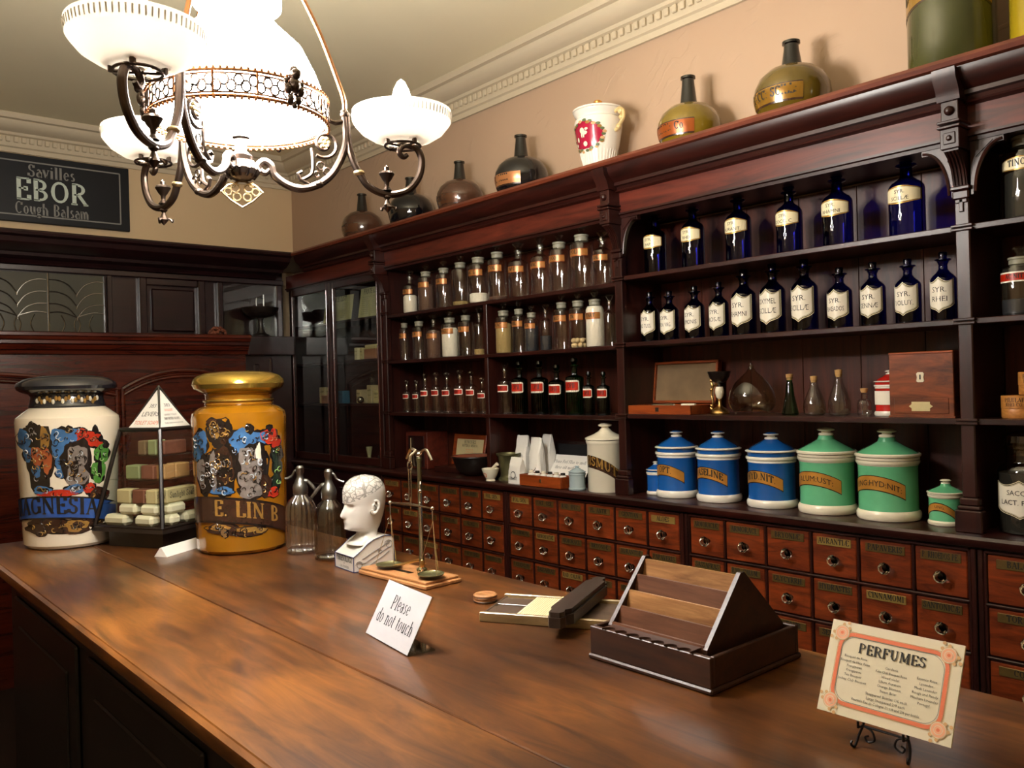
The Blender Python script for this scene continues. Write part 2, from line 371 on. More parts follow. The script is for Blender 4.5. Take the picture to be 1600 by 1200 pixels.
    def prism(s, poly, x0, x1, m, axis='x', T=None):   # poly in the other two axes
        n = len(poly)
        def P(a, b, t):
            return {'x': (t, a, b), 'y': (a, t, b), 'z': (a, b, t)}[axis]
        vs = [P(a, b, x0) for a, b in poly]+[P(a, b, x1) for a, b in poly]
        fs = [list(range(n-1, -1, -1)), [n+i for i in range(n)]]+[(i, (i+1) % n, n+(i+1) % n, n+i) for i in range(n)]
        return s.add(vs, fs, m, False, T)
    def strip(s, xs, lo, hi, mp, m, nv=1):      # sheet between two curves, mapped onto a surface
        vs = []; fs = []
        for x in xs:
            a, b = lo(x), hi(x)
            for k in range(nv+1): vs.append(mp(x, a+(b-a)*k/nv))
        for i in range(len(xs)-1):
            for k in range(nv):
                o = i*(nv+1)+k; fs.append((o, o+nv+1, o+nv+2, o+1))
        return s.add(vs, fs, m, True)
    def ell(s, cx, cy, rx, ry, mp, m, n=12, a0=0, nv=3):
        xs = [-math.cos(PI*i/n)*rx for i in range(n+1)]
        return s.strip([cx+x for x in xs], lambda x: cy-ry*math.sqrt(max(0, 1-((x-cx)/rx)**2)), lambda x: cy+ry*math.sqrt(max(0, 1-((x-cx)/rx)**2)), mp, m, nv)
    def text(s, body, size, mp, m, cx=0, cy=0, serif=False, tv=.15, th=.055, sx=1.0, shear=0.0, maxw=None):
        vs, fs, wd = (serif_text(body, tv, th) if serif else font_text(body))
        k = size
        if maxw and wd*k*sx > maxw: sx = maxw/(wd*k)
        return s.add([mp(cx+((x-wd/2)*sx+shear*y)*k, cy+(y-.36)*k) for x, y in vs], fs, m)
    def sweep(s, prof, path, m, smooth=False):  # profile rows of points, generic loft
        n = len(path[0]); vs = [p for row in path for p in row]; fs = []
        for i in range(len(path)-1):
            for k in range(n-1): o = i*n+k; fs.append((o, o+1, o+n+1, o+n))
        return s.add(vs, fs, m, smooth)
    def build(s, name, parent=None, loc=None, rot=None, label=None, sharp=35):
        me = bpy.data.meshes.new(name); me.from_pydata([tuple(p) for p in s.v], [], s.f)
        for m in s.mats: me.materials.append(m)
        me.polygons.foreach_set('material_index', s.fm); me.polygons.foreach_set('use_smooth', s.sm)
        bm = bmesh.new(); bm.from_mesh(me); bmesh.ops.recalc_face_normals(bm, faces=bm.faces); bm.to_mesh(me); bm.free()
        me.set_sharp_from_angle(angle=math.radians(sharp)); me.update()
        o = bpy.data.objects.new(name, me); col.objects.link(o)
        if parent is not None: o.parent = parent
        if loc is not None: o.location = loc
        if rot is not None: o.rotation_euler = rot
        if label: o['label'] = label
        return o
def tag(o, label, cat, group=None):
    o['label'] = label; o['category'] = cat
    if group: o['group'] = group
    return o
def thing(name, label, cat, loc=(0, 0, 0), rz=0, group=None):
    o = bpy.data.objects.new(name, None); col.objects.link(o); o.empty_display_size = .03
    o.location = loc; o.rotation_euler = (0, 0, rz); return tag(o, label, cat, group)
def struct(mb, name):
    o = mb.build(name); o['kind'] = 'structure'; return o
def cat(pts, n=8, closed=False):     # Catmull-Rom through the points
    P = [Vector(p) for p in pts]; out = []
    for i in range(len(P)-1):
        p0 = P[max(i-1, 0)]; p1 = P[i]; p2 = P[i+1]; p3 = P[min(i+2, len(P)-1)]
        for k in range(n):
            t = k/n; out.append(.5*((2*p1)+(p2-p0)*t+(2*p0-5*p1+4*p2-p3)*t*t+(3*p1-p0-3*p2+p3)*t**3))
    out.append(P[-1]); return out

# ------------------------------------------------------------------ lettering
_fc = {}
def font_text(body):
    if body in _fc: return _fc[body]
    cu = bpy.data.curves.new('lettering', 'FONT'); cu.body = body; cu.size = 1; cu.resolution_u = 2
    o = bpy.data.objects.new('lettering', cu); col.objects.link(o); bpy.context.view_layer.update()
    ev = o.evaluated_get(bpy.context.evaluated_depsgraph_get()); me = ev.to_mesh()
    vs = [(v.co.x, v.co.y) for v in me.vertices]; fs = [list(p.vertices) for p in me.polygons]
    ev.to_mesh_clear(); bpy.data.objects.remove(o); bpy.data.curves.remove(cu)
    wd = max((x for x, y in vs), default=0); _fc[body] = (vs, fs, wd); return _fc[body]
# strokes: v x y0 y1 | h x0 x1 y | d x0 y0 x1 y1 thick? | a cx cy rx ry a0 a1 | s x y halfwidth (slab serif)
G = {
 'A': (.72, 'd .08 0 .36 1 0;d .36 1 .64 0 1;h .18 .54 .34;s .08 0 .1;s .64 0 .13'), 'B': (.64, 'v .14 0 1;a .28 .75 .26 .25 -90 90;a .28 .26 .3 .26 -90 90;h .06 .3 0;h .06 .3 1;h .14 .3 .51'),
 'C': (.7, 'a .38 .5 .32 .5 45 315;v .62 .72 .95'), 'D': (.74, 'v .14 0 1;h .06 .32 0;h .06 .32 1;a .32 .5 .34 .5 -90 90'), 'E': (.6, 'v .14 0 1;h .06 .54 0;h .06 .54 1;h .14 .42 .52;v .53 0 .22;v .53 .78 1;v .41 .42 .62'),
 'F': (.56, 'v .14 0 1;h .06 .52 1;h .14 .4 .52;v .51 .78 1;v .39 .42 .62;s .14 0 .13'), 'G': (.74, 'a .38 .5 .32 .5 45 340;v .64 .05 .4;h .5 .74 .42;v .62 .72 .95'), 'H': (.78, 'v .16 0 1;v .62 0 1;h .16 .62 .5;s .16 0 .13;s .16 1 .13;s .62 0 .13;s .62 1 .13'),
 'I': (.34, 'v .17 0 1;s .17 0 .13;s .17 1 .13'), 'L': (.58, 'v .14 0 1;h .06 .54 0;v .53 0 .24;s .14 1 .13'), 'M': (.9, 'd .14 0 .16 1 0;d .18 1 .45 .1 1;d .45 .1 .72 1 0;v .74 0 1;s .14 0 .1;s .74 0 .13;s .14 1 .1;s .76 1 .12'), 'N': (.78, 'd .14 0 .14 1 0;d .14 1 .64 0 1;d .64 0 .64 1 0;s .14 0 .11;s .64 1 .11;s .1 1 .1'),
 'O': (.78, 'a .39 .5 .33 .5 0 360'), 'P': (.62, 'v .14 0 1;h .06 .3 1;h .14 .3 .46;a .3 .73 .27 .27 -90 90;s .14 0 .13'), 'R': (.7, 'v .14 0 1;h .06 .3 1;h .14 .3 .48;a .3 .74 .27 .26 -90 90;d .32 .48 .62 0 1;s .14 0 .13;s .62 0 .1'), 'S': (.56, 'a .28 .75 .21 .25 40 270;a .28 .26 .24 .26 -140 90;v .46 .75 .95;v .06 .06 .28'),
 'T': (.66, 'v .33 0 1;h .06 .6 1;s .33 0 .13;v .06 .76 1;v .6 .76 1'), 'U': (.74, 'v .16 .3 1;a .37 .3 .21 .3 180 360;d .58 .3 .58 1 0;s .16 1 .13;s .58 1 .1'), 'V': (.72, 'd .08 1 .36 0 1;d .36 0 .64 1 0;s .08 1 .13;s .64 1 .1'), 'X': (.7, 'd .1 1 .6 0 1;d .1 0 .6 1 0'), 'Y': (.7, 'd .08 1 .35 .5 1;d .35 .5 .62 1 0;v .35 0 .5;s .35 0 .13;s .08 1 .12;s .62 1 .1'), 'Z': (.6, 'h .08 .54 1;d .52 1 .08 0 1;h .06 .54 0'),
 'Æ': (1.0, 'd .06 0 .46 1 0;v .5 0 1;h .18 .5 .34;h .44 .92 0;h .42 .9 1;h .5 .8 .52;v .91 0 .22;v .9 .78 1'),
 'a': (.5, 'a .22 .2 .17 .2 0 360;v .38 .06 .46;a .24 .46 .15 .2 0 150;h .38 .5 .02'), 'b': (.54, 'v .12 0 1;a .29 .33 .2 .33 0 360'), 'c': (.47, 'a .26 .33 .21 .33 45 320'), 'd': (.56, 'v .43 0 1;a .26 .33 .2 .33 0 360;h .43 .54 .02;h .34 .43 .98'), 'e': (.5, 'a .26 .33 .21 .33 0 320;h .06 .46 .36'),
 'g': (.52, 'a .24 .42 .18 .24 0 360;a .25 -.1 .21 .16 0 360;d .14 .22 .12 .05 0;h .36 .5 .62'), 'h': (.58, 'v .12 0 1;a .29 .46 .17 .2 0 180;v .45 0 .46;s .12 0 .11;s .45 0 .11;h .03 .12 .98'), 'i': (.3, 'v .15 0 .66;s .15 0 .11;h .04 .15 .65;a .15 .88 .05 .06 0 360'), 'l': (.3, 'v .15 0 1;s .15 0 .12;h .04 .15 .98'),
 'm': (.86, 'v .12 0 .66;a .27 .46 .15 .2 0 180;v .42 0 .46;a .57 .46 .15 .2 0 180;v .72 0 .46;s .12 0 .1;s .42 0 .1;s .72 0 .1'), 'n': (.58, 'v .12 0 .66;a .29 .46 .17 .2 0 180;v .45 0 .46;s .12 0 .11;s .45 0 .11;h .03 .12 .65'), 'o': (.54, 'a .27 .33 .22 .33 0 360'), 's': (.42, 'a .21 .5 .14 .16 40 270;a .21 .17 .16 .17 -140 90'), 't': (.34, 'v .14 .1 .86;h .02 .3 .64;a .24 .12 .1 .12 180 300'),
 'u': (.58, 'v .13 .2 .66;a .29 .2 .16 .2 180 360;v .45 0 .66;h .03 .13 .65;h .35 .45 .65;h .45 .54 .02'), 'v': (.5, 'd .06 .66 .25 0 1;d .25 0 .44 .66 0;s .06 .66 .1;s .44 .66 .09'),
 '.': (.26, 'a .1 .05 .05 .06 0 360'), ':': (.26, 'a .1 .1 .05 .07 0 360;a .1 .55 .05 .07 0 360'), ' ': (.36, ''), "'": (.2, 'd .1 .78 .12 1 0')}
_sc = {}
def serif_text(body, tv, th):
    key = (body, tv, th)
    if key in _sc: return _sc[key]
    vs = []; fs = []; x0 = 0
    def quad(a, b, c, d):
        o = len(vs); vs.extend([(p[0]+x0, p[1]) for p in (a, b, c, d)]); fs.append((o, o+1, o+2, o+3))
    for ch in body:
        adv, st = G.get(ch) or G.get(ch.upper()) or G[' ']
        for q in st.split(';'):
            if not q: continue
            k, *n = q.split(); n = [float(t) for t in n]
            if k == 'v': quad((n[0]-tv/2, n[1]), (n[0]+tv/2, n[1]), (n[0]+tv/2, n[2]), (n[0]-tv/2, n[2]))
            elif k == 'h': quad((n[0], n[2]-th/2), (n[1], n[2]-th/2), (n[1], n[2]+th/2), (n[0], n[2]+th/2))
            elif k == 's': quad((n[0]-n[2], n[1]-th/2), (n[0]+n[2], n[1]-th/2), (n[0]+n[2], n[1]+th/2), (n[0]-n[2], n[1]+th/2))
            elif k == 'd':
                t = (tv if n[4] else th*1.2)/2; quad((n[0]-t, n[1]), (n[0]+t, n[1]), (n[2]+t, n[3]), (n[2]-t, n[3]))
            elif k == 'a':
                cx, cy, rx, ry, a0, a1 = n; m_ = max(6, int(abs(a1-a0)/20)); pr = None
                for i in range(m_+1):
                    a = math.radians(a0+(a1-a0)*i/m_); c, s_ = math.cos(a), math.sin(a); t = (th+(tv-th)*abs(c)**1.5)/2
                    if rx < .08: p, r = (cx+rx*1.3*c, cy+ry*1.1*s_), (cx, cy)
                    else: p, r = (cx+(rx+t*.3)*c, cy+(ry+th*.3)*s_), (cx+(rx-t*1.5)*c, cy+(ry-th*1.2)*s_)
                    if pr: quad(pr[0], p, r, pr[1])
                    pr = (p, r)
        x0 += adv+.06
    _sc[key] = (vs, fs, x0-.06); return _sc[key]
def interp(prof, z):
    for (r0, z0), (r1, z1) in zip(prof, prof[1:]):
        if z0 <= z <= z1 and z1 > z0: return r0+(r1-r0)*(z-z0)/(z1-z0)
    return prof[-1][0]
def wrap(R, face=PI, off=.0006, R0=None):    # map (across, up) onto a round body; R is a radius or a profile
    def mp(u, v):
        r = interp(R, v) if isinstance(R, list) else R
        a = face+u/(R0 or (r if not isinstance(R, list) else max(q[0] for q in R)))
        return (( r+off)*math.cos(a), (r+off)*math.sin(a), v)
    return mp
def lin(a, b, n): return [a+(b-a)*i/n for i in range(n+1)]
ORD = ['first', 'second', 'third', 'fourth', 'fifth', 'sixth', 'seventh', 'eighth', 'ninth', 'tenth', 'eleventh', 'twelfth', 'thirteenth', 'fourteenth', 'fifteenth']

# ------------------------------------------------------------------ the room
WX, WY, CZ, LX, RY = 2.75, 5.53, 3.10, -2.4, -1.7
struct(MB().bx(LX-.1, WX+.1, RY-.1, WY+.1, -.1, 0, 'floor'), 'floor')
struct(MB().bx(LX-.1, WX+.1, RY-.1, WY+.1, CZ, CZ+.1, 'ceil'), 'ceiling')
struct(MB().bx(WX, WX+.1, RY-.1, WY+.1, 0, CZ, 'wall'), 'wall_right')
struct(MB().bx(LX-.1, WX, WY, WY+.1, 0, CZ, 'wallb'), 'wall_back')
struct(MB().bx(LX-.1, LX, RY, WY, 0, CZ, 'wallb'), 'wall_left')
struct(MB().bx(LX, WX, RY-.1, RY, 0, CZ, 'wallb'), 'wall_front')
# plaster cornice: (distance from the wall, z); a course of dentils under the main roll
CP = [(.002, 2.905), (.014, 2.905), (.016, 2.93), (.028, 2.936), (.03, 2.955), (.03, 2.992), (.046, 2.998), (.05, 3.012), (.075, 3.02), (.1, 3.036), (.112, 3.056), (.114, 3.066), (.135, 3.07), (.14, 3.085), (.142, 3.1)]
t = MB(); t.sweep(None, [[(WX-d, y+(-d if y > 0 else 0), z) for d, z in CP] for y in (RY, WY)], 'cornice')
y = RY+.02
while y < WY-.06: t.bx(WX-.044, WX-.03, y, y+.024, 2.958, 2.99, 'cornice', .003); y += .04
struct(t, 'trim_1')
t = MB(); t.sweep(None, [[(x+(-d if x > 0 else 0), WY-d, z) for d, z in CP] for x in (LX, WX)], 'cornice')
x = LX+.02
while x < WX-.06: t.bx(x, x+.024, WY-.044, WY-.03, 2.958, 2.99, 'cornice', .003); x += .04
struct(t, 'trim_2')

# ------------------------------------------------------------------ shop counter
T_ = .95
ct = thing('shop_counter', 'long brown shop counter with a scratched polished plank top', 'counter', (1.03, 1.2, 0))
def onct(mb, name, **k):
    o = mb.build(name, ct, **k); o.location = (-1.03, -1.2, 0); return o
t = MB()
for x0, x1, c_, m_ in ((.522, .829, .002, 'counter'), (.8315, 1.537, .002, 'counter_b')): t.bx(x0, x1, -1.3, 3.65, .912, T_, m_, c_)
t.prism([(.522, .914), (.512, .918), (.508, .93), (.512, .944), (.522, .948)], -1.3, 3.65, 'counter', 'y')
onct(t, 'worktop')
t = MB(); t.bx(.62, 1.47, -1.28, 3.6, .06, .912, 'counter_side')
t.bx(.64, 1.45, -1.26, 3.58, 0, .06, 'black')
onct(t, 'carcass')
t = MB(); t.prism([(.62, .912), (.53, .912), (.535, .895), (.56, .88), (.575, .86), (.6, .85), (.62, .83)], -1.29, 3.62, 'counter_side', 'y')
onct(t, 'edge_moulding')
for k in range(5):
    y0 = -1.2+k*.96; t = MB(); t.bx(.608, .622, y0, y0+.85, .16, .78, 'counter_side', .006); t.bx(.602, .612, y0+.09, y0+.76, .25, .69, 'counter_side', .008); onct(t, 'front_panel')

# ------------------------------------------------------------------ right wall: ledge, drawers, shelving, cornice
F, BB = 2.48, 2.73
YA, YB, YC, YE = .945, 2.222, 3.925, 5.06
def at0(root): return lambda mb, name, **k: _at(mb, name, root, k)
def _at(mb, name, root, k):
    o = mb.build(name, root, **k); o.location = tuple(-q for q in root.location); return o
t = MB(); t.prism([(BB, 1.016), (2.45, 1.016), (2.437, 1.02), (2.431, 1.03), (2.431, 1.04), (2.437, 1.048), (2.45, 1.05), (BB, 1.05)], -.8, YE, 'mahog', 'y')
tag(t.build('ledge_worktop'), 'long dark mahogany ledge running above the drawers and under the jars', 'worktop')

DL = ['CORT. CASC.', 'RAD. ALTH.', 'FL. SAMB.', 'SEM. LINI', 'RAD. RHEI', 'FOL. SEN.', 'CORT. QUER.', 'RAD. IPEC.', 'FL. ANTH.', 'GENTIAN', 'ALOES', 'SCAMMON', 'ARMORACIÆ', 'ARMORACI.', 'BRYONIÆ', 'AURANTIÆ', 'PAPAVERIS', 'P. RHOEDOS PE.', 'SASSAFRAS', 'RAD. CALUM.', 'GLYCYRRH.', 'HYDRASTIS', 'CINNAMOMI', 'SANTONICÆ']
def chest(name, label, y0, ys, x0, rows=3, seed=0, txt=None, gilt='golddull'):
    ch = thing(name, label, 'drawers', (2.6, (y0+ys[-1])/2, 0)); A = at0(ch)
    zt = 1.008; rh = .1435; ya, yb = ys[0], ys[-1]
    t = MB(); t.bx(x0+.012, BB, yb-.018, ya+.018, .05, 1.016, 'mahog_v'); t.bx(x0+.02, BB, yb, ya, 0, .05, 'black')
    for k in range(rows+1): t.bx(x0-.004, x0+.014, yb, ya, zt-k*rh-.005, zt-k*rh+.003, 'mahog', .002)
    for q in ys: t.bx(x0-.001, x0+.014, q-.0045, q+.0045, .06, zt, 'mahog_v', .002)
    t.bx(x0-.004, x0+.02, yb-.018, yb-.0045, .05, 1.012, 'mahog_v', .002); t.bx(x0-.004, x0+.02, ya+.0045, ya+.018, .05, 1.012, 'mahog_v', .002)
    if rows < 4: t.bx(x0+.002, x0+.014, yb+.006, ya-.006, .08, zt-rows*rh-.01, 'drawer', .003)
    A(t, 'carcass')
    i = seed
    for r in range(rows):
        for c in range(len(ys)-1):
            a, b = ys[c], ys[c+1]; zc = zt-(r+.5)*rh; yc = (a+b)/2; wdt = abs(a-b)
            t = MB(); t.bx(x0+.001, x0+.02, b+.006, a-.006, zc-rh/2+.006, zc+rh/2-.008, 'drawer', .0025); d = A(t, 'drawer')
            k = MB(); X = Matrix.Translation((x0+.001, yc-wdt*.04, zc-.012)) @ Matrix.Rotation(-PI/2, 4, 'Y')
            k.lathe([(.009, 0), (.007, .006), (.008, .01), (.0165, .017), (.019, .024), (.015, .031), (.007, .034)], 'knobg', 9, X, smooth=False); k.build('knob', d)
            p = MB(); pz = zc+rh*.29; pw = wdt*.36
            p.bx(x0-.0015, x0+.002, yc-pw, yc+pw, pz-.0125, pz+.0125, gilt if (i*7+r) % 5 else 'goldplate', .001)
            p.text(DL[(i) % len(DL)] if not txt else txt[r % len(txt)], .017, lambda u, v: (x0-.0019, yc-u, pz+v), 'ink', 0, 0, True, .2, .07, maxw=pw*1.8)
            p.build('label_plate', d); i += 1
chest('drawer_chest', 'bank of small apothecary drawers under the white card and paper bags', 2.9, [3.945, 3.77, 3.598, 3.428, 3.255, 3.088, 2.928], 2.455, seed=0)
chest('drawer_chest', 'bank of small apothecary drawers between the head and the slatted rack', 1.93, [2.892, 2.733, 2.576, 2.414, 2.252, 2.086, 1.93], 2.455, seed=5)
chest('drawer_chest', 'bank of glass knobbed drawers below the blue and green jars', .93, [1.89, 1.739, 1.578, 1.414, 1.258, 1.093, .94], 2.455, seed=12)
chest('drawer_chest', 'bank of drawers at the far right edge beyond the dark upright', .3, [.9, .70, .50, .30], 2.455, seed=2, txt=['BALAUST.', 'TORMENT.', 'CORYLI'])
cb = thing('base_cupboard', 'black base cupboard under the glazed cabinet with small round knobs', 'cupboard', (2.6, 4.5, 0)); A = at0(cb)
t = MB(); t.bx(2.462, BB, 3.965, YE, .03, 1.016, 'overd'); A(t, 'carcass')
for a, b in ((3.975, 4.5), (4.51, 5.05)):
    t = MB(); t.bx(2.452, 2.463, a, b, .08, 1.0, 'overd', .003); t.bx(2.446, 2.454, a+.08, b-.08, .16, .92, 'overd', .004); d = A(t, 'door')
    for z in (.93, .79):
        k = MB(); k.lathe([(.006, 0), (.006, .008), (.013, .016), (.009, .024), (0, .027)], 'knobg', 10, Matrix.Translation((2.452, a+.05 if a < 4.2 else b-.05, z)) @ Matrix.Rotation(-PI/2, 4, 'Y'), smooth=False); k.build('knob', d)

def pilaster(A, yc, name='pilaster'):
    t = MB(); m = 'mahog_v'; hw = .019
    t.bx(F-.012, F+.02, yc-.036, yc+.036, 1.05, 1.112, m, .003)
    t.bx(F-.008, F+.02, yc-.031, yc+.031, 1.112, 1.124, m, .004); t.bx(F-.004, F+.02, yc-.026, yc+.026, 1.124, 1.146, m, .004)
    t.bx(F, F+.03, yc-hw, yc+hw, 1.146, 2.02, m, .003)
    for z in (1.366, 1.645, 1.905):
        for dz in (-.013, -.003): t.bx(F-.008, F+.012, yc-.029, yc+.029, z+dz-.004, z+dz+.004, m, .002)
    # capital with a small drop, then the fluted bracket sweeping out to the corbel blocks
    t.bx(F-.012, F+.012, yc-.026, yc+.026, 2.0, 2.012, m, .003); t.bx(F-.008, F+.012, yc-.022, yc+.022, 1.975, 2.0, m, .004)
    t.bx(F-.005, F+.0, yc-.006, yc+.006, 1.94, 1.976, m, .002); t.bx(F-.005, F, yc-.016, yc+.016, 1.965, 1.976, m, .002)
    pr = [(F+.02, 2.012), (F-.006, 2.012), (F-.01, 2.03), (F-.02, 2.06), (F-.04, 2.085), (F-.062, 2.1), (F-.062, 2.105), (F+.02, 2.105)]
    t.prism(pr, yc-.019, yc+.019, m, 'y')
    for q in (-.0135, -.0045, .0045, .0135): t.tube([(F-.008, yc+q, 2.014), (F-.012, yc+q, 2.03), (F-.022, yc+q, 2.06), (F-.042, yc+q, 2.085), (F-.062, yc+q, 2.1)], .0028, m, 6)
    t.bx(F-.07, F+.01, yc-.025, yc+.025, 2.105, 2.16, m, .002)
    t.bx(F-.073, F-.066, yc-.016, yc+.016, 2.117, 2.149, m, .002); t.box((F-.074, yc, 2.133), (.01, .015, .015), m, .005)
    for z in (2.163, 2.176): t.bx(F-.078, F+.01, yc-.03, yc+.03, z-.003, z+.005, m, .002)
    t.bx(F-.066, F+.01, yc-.023, yc+.023, 2.18, 2.235, m, .002); t.ball((F-.068, yc, 2.208), .013, m, 12)
    pr = [(F, 2.235), (F-.072, 2.235), (F-.075, 2.245), (F-.08, 2.262), (F-.098, 2.29), (F-.102, 2.315), (F, 2.315)]
    t.prism(pr, yc-.03, yc+.03, m, 'y'); A(t, name)
def arch(A, y, s, m='mahog_v'):   # bracket in the top corner of a bay; s = direction into the bay
    t = MB(); W, H = .085, .13; n = 10; z1 = 2.135
    out = [(y, z1), (y+s*W, z1), (y+s*W, z1-.02)]
    for i in range(n+1):
        a = PI/2*i/n; out.append((y+s*(W-.012-(W-.018)*math.sin(a)), z1-.02-H*(1-math.cos(a))))
    out.append((y, z1-.02-H)); t.prism(out, F+.002, F+.022, m, 'x')
    t.tube([(F, y+s*(W-.004-(W-.016)*math.sin(PI/2*i/n)), z1-.014-H*(1-math.cos(PI/2*i/n))) for i in range(n+1)], .004, m, 6)
    t.prism([(y+s*.012, z1-.012), (y+s*.058, z1-.012), (y+s*.014, z1-.05)], F-.001, F+.003, m, 'x'); A(t, 'arch_bracket')
def shelves(root, y0, y1, zs, sides=True, fm='mahog'):
    A = at0(root); t = MB(); n = max(2, round((y1-y0)/.21)); s = (y1-y0)/n
    for k in range(n): t.bx(BB, BB+.014, y0+k*s+.0008, y0+(k+1)*s-.0008, 1.05, 2.13, 'backboard', .0012)
    A(t, 'back_board')
    for z in zs:
        t = MB(); t.bx(F+.004, BB, y0, y1, z-.017, z, fm, .002); A(t, 'shelf')
    t = MB(); t.bx(F+.004, BB, y0, y1, 2.135, 2.15, fm); A(t, 'top_board')
    return A
ZS = (1.366, 1.645, 1.905)
ru = thing('shelf_unit', 'open mahogany shelving holding the cobalt blue bottles', 'shelves', (2.6, (YA+YB)/2, 1.05)); A = shelves(ru, YA, YB, ZS)
pilaster(A, YA); arch(A, YA+.02, 1); arch(A, YB-.02, -1)
t = MB(); t.bx(F+.02, BB, YA-.012, YA+.012, 1.05, 2.15, 'mahog_v'); A(t, 'side_panel')
mu = thing('shelf_unit', 'open mahogany shelving holding the clear glass bottles', 'shelves', (2.6, (YC+YB)/2, 1.05)); A = shelves(mu, YB, YC, (1.358, 1.638, 1.887))
pilaster(A, YB); t = MB(); t.bx(F+.02, BB, YB-.012, YB+.012, 1.05, 2.15, 'mahog_v'); A(t, 'side_panel')
t = MB(); t.bx(F+.006, BB, 3.05, 3.076, 1.05, 1.887, 'mahog_v', .002); A(t, 'divider')
fu = thing('shelf_unit', 'mahogany shelving at the right edge holding the round wooden boxes', 'shelves', (2.6, .1, 1.05)); A = shelves(fu, -.8, YA-.013, ZS)
arch(A, YA-.025, -1)
# glazed cabinet
gc = thing('glazed_cabinet', 'tall dark glazed cabinet with two glass doors in the room corner', 'cabinet', (2.6, 4.5, 1.05)); A = at0(gc)
t = MB(); t.bx(BB, BB+.014, YC+.03, 5.06, 1.05, 2.13, 'overd'); t.bx(F+.02, BB, YC+.002, YC+.03, 1.05, 2.15, 'mahog_v'); t.bx(F, BB, 5.045, 5.06, 1.05, 2.13, 'overd'); t.bx(F+.004, BB, YC+.03, 5.06, 2.135, 2.15, 'overd'); A(t, 'carcass')
for z in (1.405, 1.66, 1.90):
    t = MB(); t.bx(F+.03, BB, YC+.03, 5.06, z-.015, z, 'overd', .002); A(t, 'shelf')
for a, b in ((3.962, 4.53), (4.534, 5.06)):
    t = MB(); q = .038
    t.bx(F, F+.022, a, a+q, 1.055, 2.135, 'mahog_v', .004); t.bx(F, F+.022, b-q, b, 1.055, 2.135, 'mahog_v', .004)
    t.bx(F, F+.022, a+q, b-q, 1.055, 1.1, 'mahog', .004); t.bx(F, F+.022, a+q, b-q, 2.09, 2.135, 'mahog', .004); d = A(t, 'door')
    for s in (a+q, b-q): 
        bd = MB(); bd.tube([(F+.001, s, 1.1), (F+.001, s, 2.09)], .004, 'overm', 6); bd.build('bead', d)
    g = MB(); g.bx(F+.009, F+.012, a+q, b-q, 1.1, 2.09, 'window'); g.build('pane', d)
pilaster(A, YC)
# cornice on top of all the shelving
co = thing('shelf_cornice', 'moulded mahogany cornice along the top of all the shelving', 'cornice', (2.6, 2, 2.13)); A = at0(co)
t = MB(); pr = [(BB+.014, 2.318), (2.40, 2.318), (2.385, 2.321), (2.379, 2.332), (2.385, 2.343), (2.40, 2.345), (BB+.014, 2.345)]
t.prism(pr, -.8, WY-.01, 'mahog_top', 'y'); A(t, 'top_board')
t = MB(); pr = [(F+.02, 2.318), (2.40, 2.318), (2.402, 2.305), (2.412, 2.285), (2.432, 2.268), (2.44, 2.262), (2.44, 2.25), (2.452, 2.247), (2.457, 2.238), (2.452, 2.23), (2.47, 2.227), (F+.02, 2.225)]
t.prism(pr, -.8, 4.82, 'mahog', 'y'); A(t, 'crown_moulding')
t = MB(); t.bx(F-.004, F+.02, -.8, 5.09, 2.148, 2.228, 'frieze'); A(t, 'frieze')
t = MB(); t.prism([(F+.02, 2.15), (F-.012, 2.15), (F-.012, 2.143), (F-.004, 2.14), (F-.002, 2.13), (F+.02, 2.13)], -.8, 5.09, 'mahog', 'y'); A(t, 'lower_moulding')

# ------------------------------------------------------------------ overmantel on the back wall
om = thing('overmantel', 'dark red panelled fireplace overmantel with a mantel shelf', 'overmantel', (.7, 5.2, 0)); A = at0(om)
OY = 5.1
t = MB(); t.bx(-1.6, 2.46, OY+.01, WY-.01, 0, 2.30, 'overd'); A(t, 'carcass')
t = MB(); pr = [(WY-.005, 2.345), (4.82, 2.345), (4.815, 2.335), (4.82, 2.322), (4.86, 2.315), (4.87, 2.29), (4.92, 2.262), (4.965, 2.252), (4.97, 2.235), (5.06, 2.228), (5.075, 2.205), (5.11, 2.2), (WY-.005, 2.2)]
t.prism(pr, -1.6, 2.40, 'overd', 'x'); A(t, 'cornice')
t = MB(); t.bx(-1.6, 2.45, 5.07, OY+.01, 2.17, 2.2, 'overd', .003); t.bx(1.385, 1.41, 5.072, OY+.012, 1.835, 2.17, 'overd', .003); t.bx(1.372, 1.38, 5.078, OY+.012, 1.835, 2.165, 'overd', .003)
for x0, x1 in ((1.56, 1.60), (1.90, 1.94), (2.02, 2.05), (2.40, 2.44)): t.bx(x0, x1, 5.07, OY+.012, 1.835, 2.17, 'overd', .006)
t.bx(1.6, 1.9, 5.085, OY+.012, 2.13, 2.17, 'overd', .004); t.bx(1.63, 1.88, 5.09, OY+.012, 1.86, 2.11, 'overd', .008)
A(t, 'panel_frame')
mir = MB(); mir.bx(2.05, 2.40, 5.092, 5.098, 1.84, 2.165, 'window'); A(mir, 'glass_panel')
